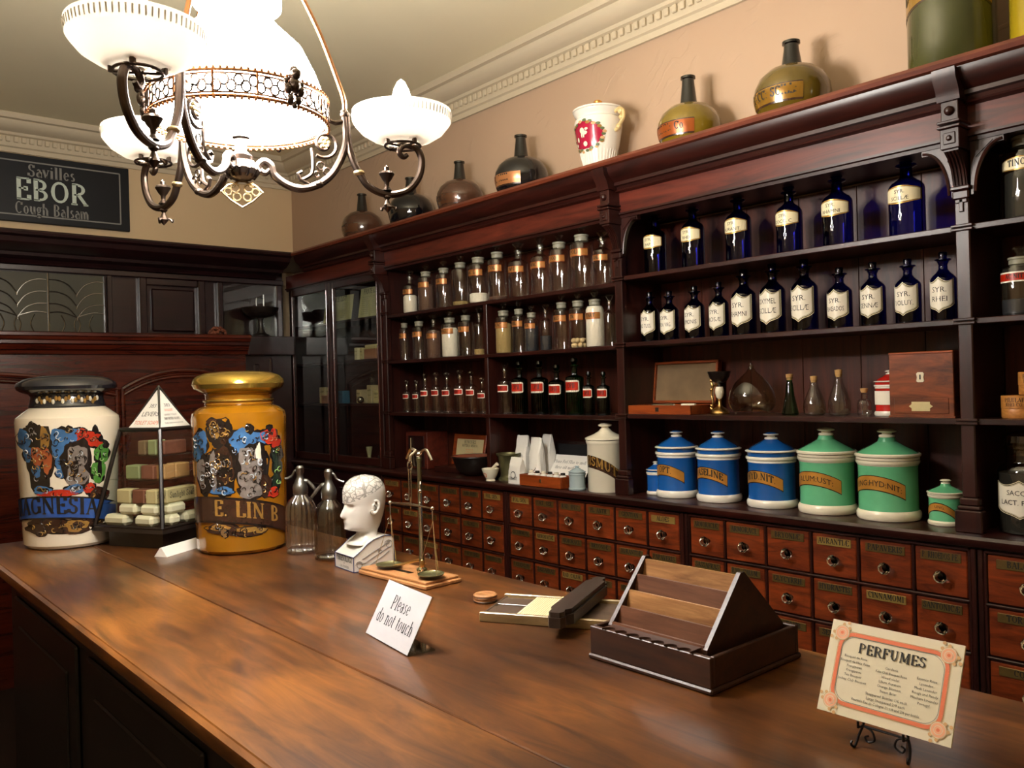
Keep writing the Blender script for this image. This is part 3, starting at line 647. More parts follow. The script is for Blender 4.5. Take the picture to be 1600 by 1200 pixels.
# leaded light: two panes of curved cames
wn = MB(); wn.bx(.40, 1.372, 5.096, 5.106, 1.835, 2.165, 'leadpane'); wo = A(wn, 'leaded_window')
lp = MB()
for x0 in (.51, .80, 1.09):
    lp.tube([(x0, 5.094, 1.835), (x0, 5.094, 2.165)], .005, 'lead', 6)
    for s, xm in ((1, x0), (-1, x0+.28)):
        for z0 in (1.98, 2.045, 2.11):
            lp.tube(cat([(xm, 5.094, z0+.02), (xm+s*.05, 5.093, z0+.018), (xm+s*.1, 5.092, z0-.005), (xm+s*.135, 5.093, z0-.05), (xm+s*.14, 5.094, z0-.07)]), .0035, 'lead', 5)
        lp.tube(cat([(xm+s*.14, 5.094, 1.93), (xm+s*.125, 5.093, 1.89), (xm+s*.135, 5.094, 1.838)]), .0035, 'lead', 5)
        lp.tube(cat([(xm+s*.06, 5.094, 1.94), (xm+s*.078, 5.093, 1.89), (xm+s*.06, 5.094, 1.838)]), .0035, 'lead', 5)
        lp.tube(cat([(xm+s*.0, 5.094, 1.95), (xm+s*.06, 5.093, 1.955), (xm+s*.14, 5.094, 1.93)]), .0035, 'lead', 5)
lp.build('lead_cames', wo)
# mantel shelf, frieze and the arched panels below it
t = MB(); pr = [(OY+.02, 1.835), (4.90, 1.835), (4.893, 1.83), (4.893, 1.815), (4.9, 1.81), (4.905, 1.795), (4.918, 1.79), (4.918, 1.775), (4.93, 1.768), (4.94, 1.745), (4.955, 1.738), (4.96, 1.72), (OY+.02, 1.715)]
t.prism(pr, -1.6, 2.145, 'overm', 'x'); t.bx(2.145, 2.45, 4.94, OY+.02, 1.715, 1.832, 'overd', .004); A(t, 'mantel_shelf')
t = MB(); t.bx(-1.6, 2.145, 4.985, OY+.02, 0, 1.718, 'overm'); A(t, 'lower_panel')
t = MB(); t.bx(2.145, 2.45, 4.995, OY+.02, 0, 1.718, 'overd'); t.bx(2.2, 2.235, 4.985, 5.0, .9, 1.66, 'overd', .006); t.bx(2.3, 2.32, 4.98, 5.0, .9, 1.7, 'overd', .008); A(t, 'corner_post')
def arcpath(x0, x1, zc, h): return [(x0+(x1-x0)*i/20, 4.98, zc+h*(1-(abs(2*i/20-1))**2.2)) for i in range(21)]
for x0, x1 in ((-.35, 1.395), (1.425, 2.12)):
    hh = .1 if x1 > 2 else .1
    ap = arcpath(x0, x1, 1.525, hh)
    t = MB(); t.tube(ap, .014, 'overm', 8); t.tube([(p[0], p[1]-.004, p[2]-.035) for p in ap], .009, 'overm', 8); t.tube([(p[0], p[1], p[2]-.02) for p in ap], .007, 'overm', 6)
    for q in (0, -1): t.tube([ap[q], (ap[q][0], ap[q][1], .9)], .014, 'overm', 8)
    A(t, 'arched_moulding')

# ornaments on the mantel
t = thing('footed_dish', 'dark turned footed dish on the mantel in the room corner', 'dish', (2.25, 4.99, 1.832))
b = MB(); b.lathe([(.05, 0), (.052, .01), (.03, .02), (.016, .05), (.016, .1), (.022, .115)], 'ebony', 24); b.build('stem', t)
b = MB(); b.lathe([(.022, .115), (.08, .13), (.105, .155), (.112, .178), (.108, .18), (.09, .16), (.0, .14)], 'ebony', 32); b.build('dish', t)
b = MB(); b.tube(cat([(-.02, 0, .15), (-.022, 0, .235), (.02, 0, .24), (.024, 0, .255)]), .004, 'pewter', 6); b.tube([(.024, 0, .15), (.024, 0, .262)], .005, 'pewter', 6); b.build('handle', t)
t = MB(); random.seed(3)
for k in range(46):
    a = random.uniform(0, 2*PI); e = random.random(); r = .056*math.sqrt(1-e*.9); t.ball((r*math.cos(a), r*math.sin(a)*.6, .008+e*.036), .0095, 'pomander', 7)
o = t.build('clove_ball', loc=(1.975, 4.985, 1.836)); tag(o, 'small brown knobbly ornament lying on the mantel shelf', 'ornament')

# ------------------------------------------------------------------ chandelier
CHX, CHY, CHZ = .79, 1.83, 1.913
ch = thing('chandelier', 'bronze three armed chandelier with a lit white glass dome and three bowl shades', 'chandelier', (CHX, CHY, CHZ))
def C_(mb, name, par=None, **k):
    o = mb.build(name, par or ch, **k)
    if par is None: o.location = (0, 0, -CHZ)
    return o
def arc3(c, r, z, a0, a1, n): return [(r*math.cos(a0+(a1-a0)*i/n), r*math.sin(a0+(a1-a0)*i/n), z) for i in range(n+1)]
AZ = [math.radians(a) for a in (-18, 101, 219)]
t = MB(); t.lathe([(.012, 1.972), (.02, 1.976), (.034, 1.985), (.038, 1.998), (.03, 2.012), (.024, 2.018), (.026, 2.028), (.018, 2.034), (.013, 2.04), (.0135, 2.066), (.02, 2.07)], 'bronze', 24)
for k in range(12): a = 2*PI*k/12; t.tube([(.028*math.cos(a), .028*math.sin(a), 1.98), (.0395*math.cos(a), .0395*math.sin(a), 1.995), (.03*math.cos(a), .03*math.sin(a), 2.014)], .0035, 'bronze', 5)
C_(t, 'hub')
t = MB(); t.shell([(.014, 2.062), (.026, 2.07), (.03, 2.08), (.026, 2.09), (.024, 2.105), (.03, 2.118)], 'clear', 24, flute=(12, .05)); C_(t, 'burner_cup')
t = MB()
for rot in (math.radians(-25),):
    X = Matrix.Rotation(rot, 4, 'Z')
    t.tube([(0, 0, 1.974), (.03, 0, 1.962), (.045, 0, 1.948), (.024, 0, 1.928), (0, 0, 1.913), (-.024, 0, 1.928), (-.045, 0, 1.948), (-.03, 0, 1.962)], .0024, 'paleb', 6, X, True)
    for sx in (-1, 1):
        for (cx, cz, r) in ((.014, 1.956, .0095), (.03, 1.948, .008), (.011, 1.936, .0085), (.02, 1.964, .005)):
            t.tube([(sx*cx+r*math.cos(2*PI*i/10), 0, cz+r*math.sin(2*PI*i/10)) for i in range(10)], .0022, 'paleb', 5, X, True)
C_(t, 'finial')
for az in AZ:
    X = Matrix.Rotation(az, 4, 'Z'); P = lambda r, z, q=0: X @ Vector((r, q, z))
    t = MB(); sp = [P(.062, 2.004), P(.052, 1.994), P(.04, 1.999), P(.038, 2.011), P(.05, 2.02), P(.064, 2.012), P(.072, 1.99), P(.1, 1.97), P(.134, 1.964), P(.175, 1.978), P(.208, 2.008), P(.232, 2.055), P(.24, 2.095), P(.236, 2.155)]
    n = len(cat(sp)); t.tube(cat(sp), [.0055+.0035*min(1, i/20) for i in range(n)], 'bronze', 10)
    t.tube([P(.03, 1.998), P(.045, 1.999)], .008, 'bronze', 8)
    for (r, z) in ((.172, 1.976), (.238, 2.145)): t.ball(P(r, z), .0125, 'bronze', 12, (1, 1, .7))
    t.tube([P(.237, 2.13), P(.215, 2.124), P(.196, 2.13)], .006, 'bronze', 8); C_(t, 'inner_arm')
    t = MB()   # pierced scroll with a flower filling the angle of the arm
    spi = []
    for i in range(30):
        a = -2.2+i*.3; r = .034*(1-i/38); spi.append(P(.188+r*math.cos(a), 2.072+r*math.sin(a)))
    t.tube([P(.15, 1.975), P(.13, 1.985), P(.125, 1.998), P(.135, 2.004)], .0045, 'bronze', 6)
    t.tube(cat([P(.135, 1.985), P(.156, 2.0), P(.16, 2.03), P(.158, 2.06)]), .0045, 'bronze', 6); t.tube(spi, .0045, 'bronze', 6)
    for k in range(7):
        a = 2*PI*k/6; rr = .010 if k < 6 else 0; t.ball(P(.188+rr*math.cos(a), 2.075+rr*math.sin(a)), .0062, 'paleb', 8)
    for (r, z, q) in ((.178, 2.02, .009), (.192, 2.008, .008), (.168, 2.0, .006)): t.tube([P(r+q*math.cos(2*PI*i/10), z+q*math.sin(2*PI*i/10)) for i in range(10)], .0025, 'bronze', 5, None, True)
    C_(t, 'scroll_bracket')
    t = MB(); sp = [P(.2405, 2.15), P(.242, 2.1), P(.25, 2.05), P(.268, 2.01), P(.292, 1.978), P(.335, 1.963), P(.385, 1.975), P(.415, 2.01), P(.424, 2.05), P(.414, 2.078), P(.395, 2.089), P(.375, 2.082), P(.368, 2.066), P(.378, 2.056), P(.388, 2.063)]
    q = cat(sp); n = len(q); t.tube(q, [.0088 if i < n-36 else .0088-.0035*(i-n+36)/36 for i in range(n)], 'bronze', 10)
    t.ball(P(.268, 2.01), .0135, 'paleb', 12, (1, 1, .6))
    for z, r in ((1.975, .012), (1.985, .005), (1.995, .007), (2.0, .012), (2.012, .018), (2.018, .015), (2.024, .005), (2.03, .0035)): pass
    t.lathe([(.012, 1.972), (.005, 1.982), (.006, 1.992), (.011, 1.998), (.019, 2.012), (.016, 2.017), (.006, 2.02), (.006, 2.028), (0, 2.034)], 'bronze', 14, Matrix.Translation(P(.335, 0)))
    C_(t, 'outer_arm')
    t = MB(); t.lathe([(0, 1.918), (.004, 1.922), (.012, 1.932), (.007, 1.942), (.004, 1.95), (.01, 1.956), (.006, 1.963)], 'bronze', 12, Matrix.Translation(P(.335, 0)))
    for k in range(3): a = az+2*PI*k/3; c0 = P(.335, 1.936); t.tube(cat([c0, c0+Vector((.014*math.cos(a), .014*math.sin(a), -.002)), c0+Vector((.02*math.cos(a), .02*math.sin(a), -.008)), c0+Vector((.022*math.cos(a), .022*math.sin(a), -.002))]), .003, 'bronze', 6)
    C_(t, 'drop_finial')
    XB = Matrix.Translation(P(.377, 0))
    t = MB(); t.tube([XB @ Vector((.043*math.cos(2*PI*i/28), .043*math.sin(2*PI*i/28), 2.083)) for i in range(28)], .003, 'bronze', 6, None, True)
    t.tube([XB @ Vector((.045*math.cos(2*PI*i/28), .045*math.sin(2*PI*i/28), 2.1)) for i in range(28)], .0028, 'bronze', 6, None, True)
    for i in range(20): a = 2*PI*i/20; t.ball(XB @ Vector((.046*math.cos(a), .046*math.sin(a), 2.104)), .0052, 'bronze', 6)
    for i in range(4):
        a = az+PI/2*i+.4; t.tube([XB @ Vector((.0, .0, 2.083)), XB @ Vector((.043*math.cos(a), .043*math.sin(a), 2.083))], .0035, 'bronze', 6); t.tube([XB @ Vector((.045*math.cos(a), .045*math.sin(a), 2.082)), XB @ Vector((.046*math.cos(a), .046*math.sin(a), 2.112))], .006, 'bronze', 6)
    C_(t, 'gallery')
    t = MB(); pr = [(.03, 2.088), (.045, 2.091), (.075, 2.1), (.1, 2.116), (.114, 2.133), (.118, 2.139), (.1195, 2.152), (.12, 2.165), (.1165, 2.165), (.115, 2.152), (.112, 2.137), (.098, 2.119), (.074, 2.1035), (.03, 2.092)]
    t.shell(pr, 'milk', 56, XB)
    for i in range(72): a = 2*PI*i/72; t.tube([XB @ Vector((.1175*math.cos(a), .1175*math.sin(a), 2.141)), XB @ Vector((.1205*math.cos(a), .1205*math.sin(a), 2.157))], .0018, 'milk', 4)
    C_(t, 'bowl_shade')
    t = MB(); t.lathe([(.012, 2.09), (.013, 2.13), (.011, 2.135)], 'cream', 14, XB); C_(t, 'bulb_holder')
    t = MB(); t.lathe([(.011, 2.135), (.02, 2.15), (.0265, 2.172), (.025, 2.195), (.018, 2.22), (.009, 2.238), (0, 2.246)], 'bulb', 20, XB); C_(t, 'bulb')
    t = MB(); sp = [P(.237, 2.15), P(.236, 2.18), P(.2233, 2.222), P(.1856, 2.325), P(.145, 2.41), P(.09, 2.52), P(.05, 2.6), P(.03, 2.66)]
    t.tube(cat(sp), .0058, 'copper', 8); C_(t, 'suspension_rod')
t = MB(); t.lathe([(.004, 2.63), (.04, 2.65), (.045, 2.665), (.02, 2.68), (.01, 2.70), (.01, 3.04), (.05, 3.06), (.07, 3.09), (.072, 3.1)], 'bronze', 24); C_(t, 'stem')
# pierced gallery round the dome
t = MB(); R = .195
for z, r in ((2.1, .0035), (2.107, .002), (2.146, .002), (2.153, .0035)): t.tube([(R*math.cos(2*PI*i/64), R*math.sin(2*PI*i/64), z) for i in range(64)], r, 'copper', 6, None, True)
for i in range(90):
    a = 2*PI*i/90
    for z in (2.097, 2.157): t.ball((R*math.cos(a), R*math.sin(a), z), .0042, 'copper', 5)
for i in range(42):
    a = 2*PI*i/42; nx, ny = math.cos(a), math.sin(a)
    for s, rr, dz in ((-1, .0095, .006), (1, .0095, -.006)):
        t.tube([((R)*nx-ny*(s*.007+rr*math.cos(2*PI*k/9)), (R)*ny+nx*(s*.007+rr*math.cos(2*PI*k/9)), 2.127+dz+rr*1.2*math.sin(2*PI*k/9)) for k in range(9)], .0026, 'bronze', 4, None, True)
    if i % 3 == 0: t.tube([(R*nx, R*ny, 2.104), (R*nx, R*ny, 2.15)], .003, 'copper', 5)
C_(t, 'pierced_band')
for k in range(3):
    a = math.radians(-80+120*k); nx, ny = math.cos(a), math.sin(a); t = MB()
    for (q, z, r) in ((0, 2.165, .016), (0, 2.14, .018), (-.016, 2.13, .012), (.016, 2.13, .012), (-.01, 2.11, .01), (.01, 2.11, .01), (0, 2.098, .008), (-.02, 2.145, .007), (.02, 2.145, .007)):
        t.ball((.2*nx-ny*q, .2*ny+nx*q, z), r, 'bronze', 10, (.8, .8, 1))
    t.ball((.207*nx, .207*ny, 2.162), .012, 'bronze', 10); C_(t, 'medallion')
t = MB(); t.shell([(.187, 2.108), (.188, 2.15), (.184, 2.175), (.171, 2.212), (.143, 2.27), (.093, 2.318), (.076, 2.338)], 'globe', 48); C_(t, 'dome_shade', label='lit white glass dome')
t = MB(); t.shell([(.076, 2.338), (.08, 2.352), (.097, 2.367), (.098, 2.385), (.084, 2.40), (.06, 2.42), (.052, 2.5), (.05, 2.58)], 'chimney', 32); C_(t, 'glass_chimney')
#==END_PART2

# ------------------------------------------------------------------ the two painted specie jars on the counter
def crest(parent, name, prof, r, cx, Rpx, yb, k_, items, face):
    """painted arms: ellipses (centre and half sizes read off the jar, in jar units) laid on the glass one over another"""
    t = MB(); rnd = random.Random(int(cx)); A = lambda x: math.asin(max(-.985, min(.985, (x-cx)/Rpx)))
    PAL = {'jblue': ('jdark', 'jpale', 'jdark'), 'jdark': ('jsilver', 'jbrown', 'jgold'), 'jorange': ('jdark', 'jgold', 'jdark'), 'jred': ('jdark', 'jorange', 'jdark'), 'jgreen': ('jdark', 'jpaleg', 'jdark'), 'jsilver': ('jdark', 'jdark', 'jpale'), 'jbrown': ('jdark', 'jgold', 'jdark'), 'jgold': ('jdark', 'jbrown'), 'darkleaf': ('jdark', 'jpaleg')}
    n_ = len(items)
    for i, (px, py, w, h, m) in enumerate(items):      # wavy edged blots
        for o, e, mm in ((.0006+.000004*i, 1.5, 'jdark'), (.0009+.00007*i, 0, m)):
            rr = rnd.uniform(0, 6); vs = []; nn = 22
            for k in range(nn):
                a = 2*PI*k/nn; q = 1+.13*math.sin(3*a+rr)+.07*math.sin(7*a+rr*2); u0 = A(px+(w*q+e)*math.cos(a)); vs.append(wrap(prof, face, o, r)(u0*r, (yb-py-(h*q+e)*math.sin(a))/k_))
            c0 = wrap(prof, face, o, r)(A(px)*r, (yb-py)/k_); ring = [wrap(prof, face, o, r)(A(px+.55*w*math.cos(2*PI*k/nn))*r, (yb-py-.55*h*math.sin(2*PI*k/nn))/k_) for k in range(nn)]
            t.add(vs+ring+[c0], [(k, (k+1) % nn, nn+(k+1) % nn, nn+k) for k in range(nn)]+[(nn+k, nn+(k+1) % nn, 2*nn) for k in range(nn)], mm, True)
    for i, (px, py, w, h, m) in enumerate(items):      # scrollwork
        if w < 5: continue
        for q in range(int(2+w*h/45)):
            ra, rr = rnd.uniform(0, 2*PI), math.sqrt(rnd.random())*.7; x, y = px+w*rr*math.cos(ra), py+h*rr*math.sin(ra)
            R_ = rnd.uniform(2.2, 4.6); a0 = rnd.uniform(0, 6.28); sp = rnd.choice((-1, 1))*rnd.uniform(2.2, 5.2); mp = wrap(prof, face, .001+.00007*n_, r)
            t.tube([mp(A(x+R_*(1-.55*j/9)*math.cos(a0+sp*j/9))*r, (yb-y-R_*1.15*(1-.55*j/9)*math.sin(a0+sp*j/9))/k_) for j in range(10)], [.0006+.0014*math.sin(PI*(j+.6)/10) for j in range(10)], rnd.choice(PAL.get(m, ('jdark',))), 4)
    return t.build(name, parent)
def ribbon(parent, name, prof, r, u0, u1, zc, h, face, body, m, ink, tw, bend, off=.006, size=.04, edge=None):
    t = MB(); zf = lambda u: zc+bend*(u/r)*.8-.018*(u/r)**2
    mp = wrap(prof, face, off, r); xs = lin(u0, u1, 30)
    if edge: t.strip(xs, lambda u: zf(u)-h*.58, lambda u: zf(u)+h*.58, wrap(prof, face, off-.0008, r), edge)
    t.strip(xs, lambda u: zf(u)-h/2, lambda u: zf(u)+h/2, mp, m, 2)
    mt = wrap(prof, face, off+.0012, r); t.text(body, size, lambda u, v: mt(u, zf(u)+v), ink, tw, 0, True, .2, .08)
    return t.build(name, parent)
JW = (.795, 3.46); fw = math.atan2(-JW[1], -JW[0])
jw = thing('specie_jar', 'big white painted jar with a dark lid standing left of the soap case', 'jar', (*JW, T_))
pw = [(.1, 0), (.145, .003), (.155, .014), (.157, .04), (.163, .2), (.172, .4), (.175, .455), (.172, .47), (.15, .488), (.128, .505)]
t = MB(); t.lathe(pw, 'wjar', 64); t.build('body', jw)
t = MB(); t.lathe([(.124, .5), (.13, .512), (.126, .52), (.122, .545), (.128, .555), (.15, .562), (.166, .572), (.17, .584), (.164, .597), (.14, .612), (.09, .622), (0, .626)], 'darklid', 64); lid = t.build('lid', jw)
t = MB(); random.seed(5)
for i in range(22):
    a = fw+(i-10.5)*.082; zz = .532+.007*math.sin(i*1.9)+.004*(1-abs(i-10.5)/10)
    t.ball((.127*math.cos(a), .127*math.sin(a), zz), .0095, 'jgold' if i % 3 else 'cream', 8, (.6, .6, 1))
t.build('gilt_wreath', lid)
crest(jw, 'painted_arms', pw, .17, 111, 71, 857, 420, [
 (53, 690, 9, 15, 'jblue'), (57, 712, 6, 12, 'jblue'), (72, 718, 18, 52, 'jdark'), (66, 678, 8, 12, 'jdark'), (80, 690, 6, 18, 'jgold'), (70, 715, 9, 14, 'jorange'), (82, 722, 6, 20, 'jorange'), (67, 738, 6, 9, 'jblue'),
 (100, 690, 13, 15, 'jblue'), (96, 706, 8, 14, 'jblue'), (118, 686, 15, 10, 'jblue'), (99, 728, 7, 9, 'jblue'), (99, 742, 6, 7, 'jblue'), (112, 678, 5, 5, 'jdark'), (136, 690, 16, 9, 'jred'), (146, 698, 10, 8, 'jred'), (128, 682, 8, 5, 'jred'), (146, 680, 3, 6, 'jdark'), (153, 694, 3, 5, 'jdark'),
 (121, 730, 20, 38, 'jdark'), (122, 722, 13, 22, 'jsilver'), (121, 746, 15, 18, 'jsilver'), (118, 734, 6, 10, 'jdark'), (155, 716, 10, 15, 'jgreen'), (160, 704, 4, 6, 'jdark'), (150, 744, 10, 16, 'jgreen'), (152, 736, 3, 20, 'jdark'),
 (74, 766, 12, 6, 'jblue'), (117, 767, 13, 7, 'jblue'), (74, 766, 7, 3, 'jdark'), (117, 767, 7, 3, 'jsilver'), (138, 768, 8, 8, 'jred'), (95, 772, 26, 5, 'jred'),
 (80, 820, 34, 12, 'jbrown'), (112, 824, 30, 10, 'jbrown'), (146, 812, 14, 14, 'jbrown'), (150, 780, 14, 12, 'jbrown'), (119, 822, 16, 9, 'jgold'), (120, 821, 9, 5, 'jbrown'), (68, 826, 12, 8, 'jbrown')], fw)
ribbon(jw, 'ribbon', pw, .17, -.30, .19, .150, .07, fw, 'MAGNESIA', 'jblue2', 'ink', -.075, -.022, .0062, .058, 'jdark')
JY = (1.2, 2.857); fy = math.atan2(-JY[1], -JY[0])
jy = thing('specie_jar', 'big ochre yellow painted jar with a gilt lid standing right of the soap case', 'jar', (*JY, T_))
py_ = [(.1, 0), (.14, .003), (.15, .014), (.152, .05), (.154, .2), (.158, .4), (.159, .455), (.155, .475), (.138, .49), (.116, .5)]
t = MB(); t.lathe(py_, 'yjar', 64); t.build('body', jy)
t = MB(); t.lathe([(.112, .498), (.116, .504), (.112, .52), (.113, .535), (.12, .542)], 'yjar', 64); t.lathe([(.118, .512), (.12, .516), (.118, .52)], 'goldlid', 48); t.build('neck', jy)
t = MB(); t.lathe([(.118, .54), (.13, .548), (.148, .558), (.155, .573), (.152, .588), (.138, .602), (.11, .612), (.06, .617), (0, .618)], 'goldlid', 64); t.build('lid', jy)
crest(jy, 'painted_arms', py_, .155, 378, 71, 868, 458, [
 (322, 694, 10, 18, 'jblue'), (316, 708, 6, 16, 'jblue'), (350, 680, 17, 22, 'jdark'), (343, 676, 7, 13, 'jgold'), (356, 684, 7, 13, 'jbrown'), (340, 664, 8, 6, 'jbrown'), (380, 690, 16, 15, 'jblue'), (400, 692, 18, 12, 'jblue'), (374, 706, 9, 12, 'jblue'), (392, 676, 5, 8, 'jdark'), (414, 688, 8, 8, 'jblue'),
 (420, 688, 12, 12, 'jred'), (430, 698, 7, 10, 'jred'), (421, 676, 4, 5, 'jdark'), (352, 736, 22, 38, 'jdark'), (352, 730, 17, 27, 'jbrown'), (352, 728, 11, 18, 'jdark'), (338, 738, 6, 30, 'jsilver'), (350, 768, 18, 6, 'jblue'), (327, 745, 10, 30, 'jdark'), (321, 740, 6, 22, 'jsilver'),
 (394, 738, 23, 44, 'jdark'), (388, 722, 13, 20, 'jsilver'), (402, 730, 7, 28, 'jsilver'), (386, 752, 12, 18, 'jsilver'), (404, 712, 4, 14, 'cream'), (393, 770, 18, 12, 'jsilver'), (432, 716, 9, 12, 'jbrown'), (430, 718, 7, 12, 'darkleaf'), (432, 740, 7, 12, 'darkleaf'), (430, 760, 7, 12, 'darkleaf'), (424, 776, 10, 8, 'jred'), (414, 764, 8, 18, 'jbrown'),
 (350, 826, 24, 8, 'jbrown'), (385, 832, 30, 7, 'jbrown'), (346, 824, 14, 5, 'jgold'), (352, 832, 5, 7, 'paleb'), (384, 829, 16, 4, 'jgold'), (405, 832, 9, 4, 'jgold')], fy)
ribbon(jy, 'ribbon', py_, .155, -.20, .20, .148, .075, fy, 'E. LIN B', 'jbrown', 'jgold', .02, -.03, .0058, .05, 'jdark')

# ------------------------------------------------------------------ soap display case, its soaps, and cards
SX, SY, RZS = 1.05, 3.228, math.atan2(3.228, 1.05)
sd = thing('soap_case', 'tapering black glazed soap display case with a white pyramid top', 'display case', (SX, SY, T_), RZS)
# local frame: a corner points at -x (towards the room); half diagonals of the base and the top frame
def sq(hd, z): return [Vector((-hd, 0, z)), Vector((0, -hd, z)), Vector((hd, 0, z)), Vector((0, hd, z))]
b0, b1 = sq(.225, .075), sq(.133, .418)
t = MB(); q = sq(.18, 0); t.add([tuple(p) for p in q]+[(p.x, p.y, .058) for p in q], [(0, 1, 5, 4), (1, 2, 6, 5), (2, 3, 7, 6), (3, 0, 4, 7), (4, 5, 6, 7), (3, 2, 1, 0)], 'ebony'); t.build('plinth', sd)
t = MB(); q = sq(.236, 0); t.add([(p.x, p.y, .058) for p in q]+[(p.x*.97, p.y*.97, .074) for p in q], [(0, 1, 5, 4), (1, 2, 6, 5), (2, 3, 7, 6), (3, 0, 4, 7), (4, 5, 6, 7), (3, 2, 1, 0)], 'ebony')
for i in range(4):
    t.tube([b0[i], b1[i]], .0075, 'ebony', 6); t.tube([b1[i], b1[(i+1) % 4]], .0085, 'ebony', 6); t.tube([b0[i], b0[(i+1) % 4]], .006, 'ebony', 6)
ap = Vector((0, 0, .575))
for p in b1: t.tube([p*.8+Vector((0, 0, .2*.418)), ap], .004, 'ebony', 6)
t.build('frame', sd)
def side(i, za, zb, inset=0):
    f = lambda z: (z-.075)/(.418-.075)
    P = lambda k, z: b0[k].lerp(b1[k], f(z))
    return P(i, za), P((i+1) % 4, za), P((i+1) % 4, zb), P(i, zb)
t = MB()
for i in range(4): t.add(side(i, .078, .414), [(0, 1, 2, 3)], 'window')
t.build('glass', sd)
for z in (.155, .24, .325):
    f = (z-.075)/.343; t = MB(); qq = [b0[k].lerp(b1[k], f)*.97 for k in range(4)]
    t.add([(p.x, p.y, z-.003) for p in qq]+[(p.x, p.y, z) for p in qq], [(0, 1, 5, 4), (1, 2, 6, 5), (2, 3, 7, 6), (3, 0, 4, 7), (4, 5, 6, 7), (3, 2, 1, 0)], 'window'); t.build('glass_shelf', sd)
t = MB(); rb = sq(.108, .424)
for i in range(4): 
    a, b = rb[i], rb[(i+1) % 4]; e = ap-Vector((0, 0, .008)); m_ = (a+b)/2
    t.add([a+(m_-a)*.04, b+(m_-b)*.04, e], [(0, 1, 2)], 'paper')
    n = (b-a).cross(e-a).normalized(); n = n if n.dot(m_) > 0 else -n; up = (e-m_); L_ = up.length; up.normalize(); rt = up.cross(n).normalized()
    mp = lambda u, v: m_+rt*u+up*v+n*.001
    if i == 3:
        t.text('LEVERS', .026, mp, 'greyink', .008, .055, False, shear=.15); t.text('TOILET SOAPS', .022, mp, 'orange', .004, .02, False, maxw=.115, shear=.15); t.text('383', .022, mp, 'greyink', .004, .088, False, shear=.2)
    if i == 0:
        t.text('LEVERS TOILET', .010, mp, 'greyink', 0, .05, False, maxw=.06); t.text('IMPORTED SOAPS', .010, mp, 'ink', 0, .033, True, maxw=.075); t.text('PURE AND WHOLESOME', .008, mp, 'greyink', 0, .016, False, maxw=.11); t.text('383', .02, mp, 'greyink', 0, .09, False, shear=.2); t.text('SUNLIGHT', .009, mp, 'orange', 0, .068, True, maxw=.04)
t.build('pyramid_top', sd)
def local(p): return Matrix.Translation((SX, SY, T_)) @ Matrix.Rotation(RZS, 4, 'Z') @ Vector(p)
def soap(name, label, mat, p, d, ang, ch=.008, group='soaps in the display case', txt=None, tm='ink'):
    t = MB(); t.box((0, 0, d[2]/2), d, mat, ch)
    if txt:
        for a, b in txt: t.text(a, b, lambda u, v: (-d[0]/2-.0006, -u, d[2]/2+v), tm, 0, 0, True, maxw=d[1]*.8); t.text(a, b, lambda u, v: (u, -d[1]/2-.0006, d[2]/2+v), tm, 0, 0, True, maxw=d[0]*.8)
    o = t.build(name, loc=local(p), rot=(0, 0, RZS+ang)); tag(o, label, 'soap', group)
# left face runs from the front corner (-x) to +y ; right face to -y : bars lie along the faces
LA, RA = PI/4, -PI/4
def onface(sgn, along, z, back=.028):      # a spot just inside the left (+1) or right (-1) face
    f = (z-.075)/.343; hd = .225+(.133-.225)*f; return (-hd+along*.7071+back*.7071*1.0, sgn*(along*.7071-back*.7071), z)
for j, (s, al, z, w_, lab) in enumerate([(1, .10, .078, .085, 'big ivory soap bar at the left end of the bottom row in the case'), (1, .235, .078, .105, 'long ivory soap bar at far left of the bottom row in the case'), (-1, .075, .078, .05, 'short ivory soap bar just right of the case front post, bottom row'), (-1, .165, .078, .085, 'whitest soap bar at the right of the bottom row in the case'),
        (1, .075, .117, .08, 'ivory soap bar on top of the bottom pile just left of the front post'), (1, .175, .117, .085, 'rounded ivory soap bar on top of the bottom pile at left'), (-1, .085, .117, .085, 'ivory soap bar on top of the bottom pile right of the front post')]):
    if j == 0: lab = 'ivory soap bar in the bottom row just left of the case front post'
    soap('soap_bar', lab, 'soap', onface(s, al, z, .032), (w_, .05, .038), s*LA, .011)
for s, al, z, w_, h_, m, lab, tx in [(1, .06, .156, .05, .05, 'papery', 'narrow pale soap carton left of the front post, third tier', [('SOAP', .014)]), (1, .12, .156, .058, .05, 'soapbrown', 'dark brown lettered soap carton in the third tier at left', [('TOILET', .013)]), (1, .19, .156, .065, .05, 'papery', 'cream rounded soap carton at left end of the third tier', [('PURE', .013)]),
        (-1, .11, .156, .15, .052, 'papery', 'long cream soap box with slanting script right of the front post', [('Sunlight Soap', .022)]),
        (1, .075, .241, .06, .05, 'soapbrown', 'dull brown soap carton in the second tier left of the post', None), (1, .145, .241, .065, .05, 'soapgreen', 'olive green soap carton at left of the second tier', None), (-1, .05, .241, .05, .05, 'soaptan', 'pale tan soap carton in the second tier right of the post', None), (-1, .115, .241, .07, .052, 'soaptan', 'tan soap carton at the right end of the second tier', None),
        (1, .05, .326, .04, .055, 'soapgreen', 'dim soap carton beside the post on the top tier', None), (1, .1, .326, .035, .052, 'felt', 'dark soap carton at left on the top tier', None), (-1, .085, .326, .11, .05, 'soapbrown', 'reddish brown soap block on the top tier', None)]:
    soap('soap_carton', lab, m, onface(s, al, z, .034), (w_, .05 if w_ < .1 else .045, h_), s*LA, .004, txt=tx, tm='ink' if m != 'soapbrown' else 'creamlab')
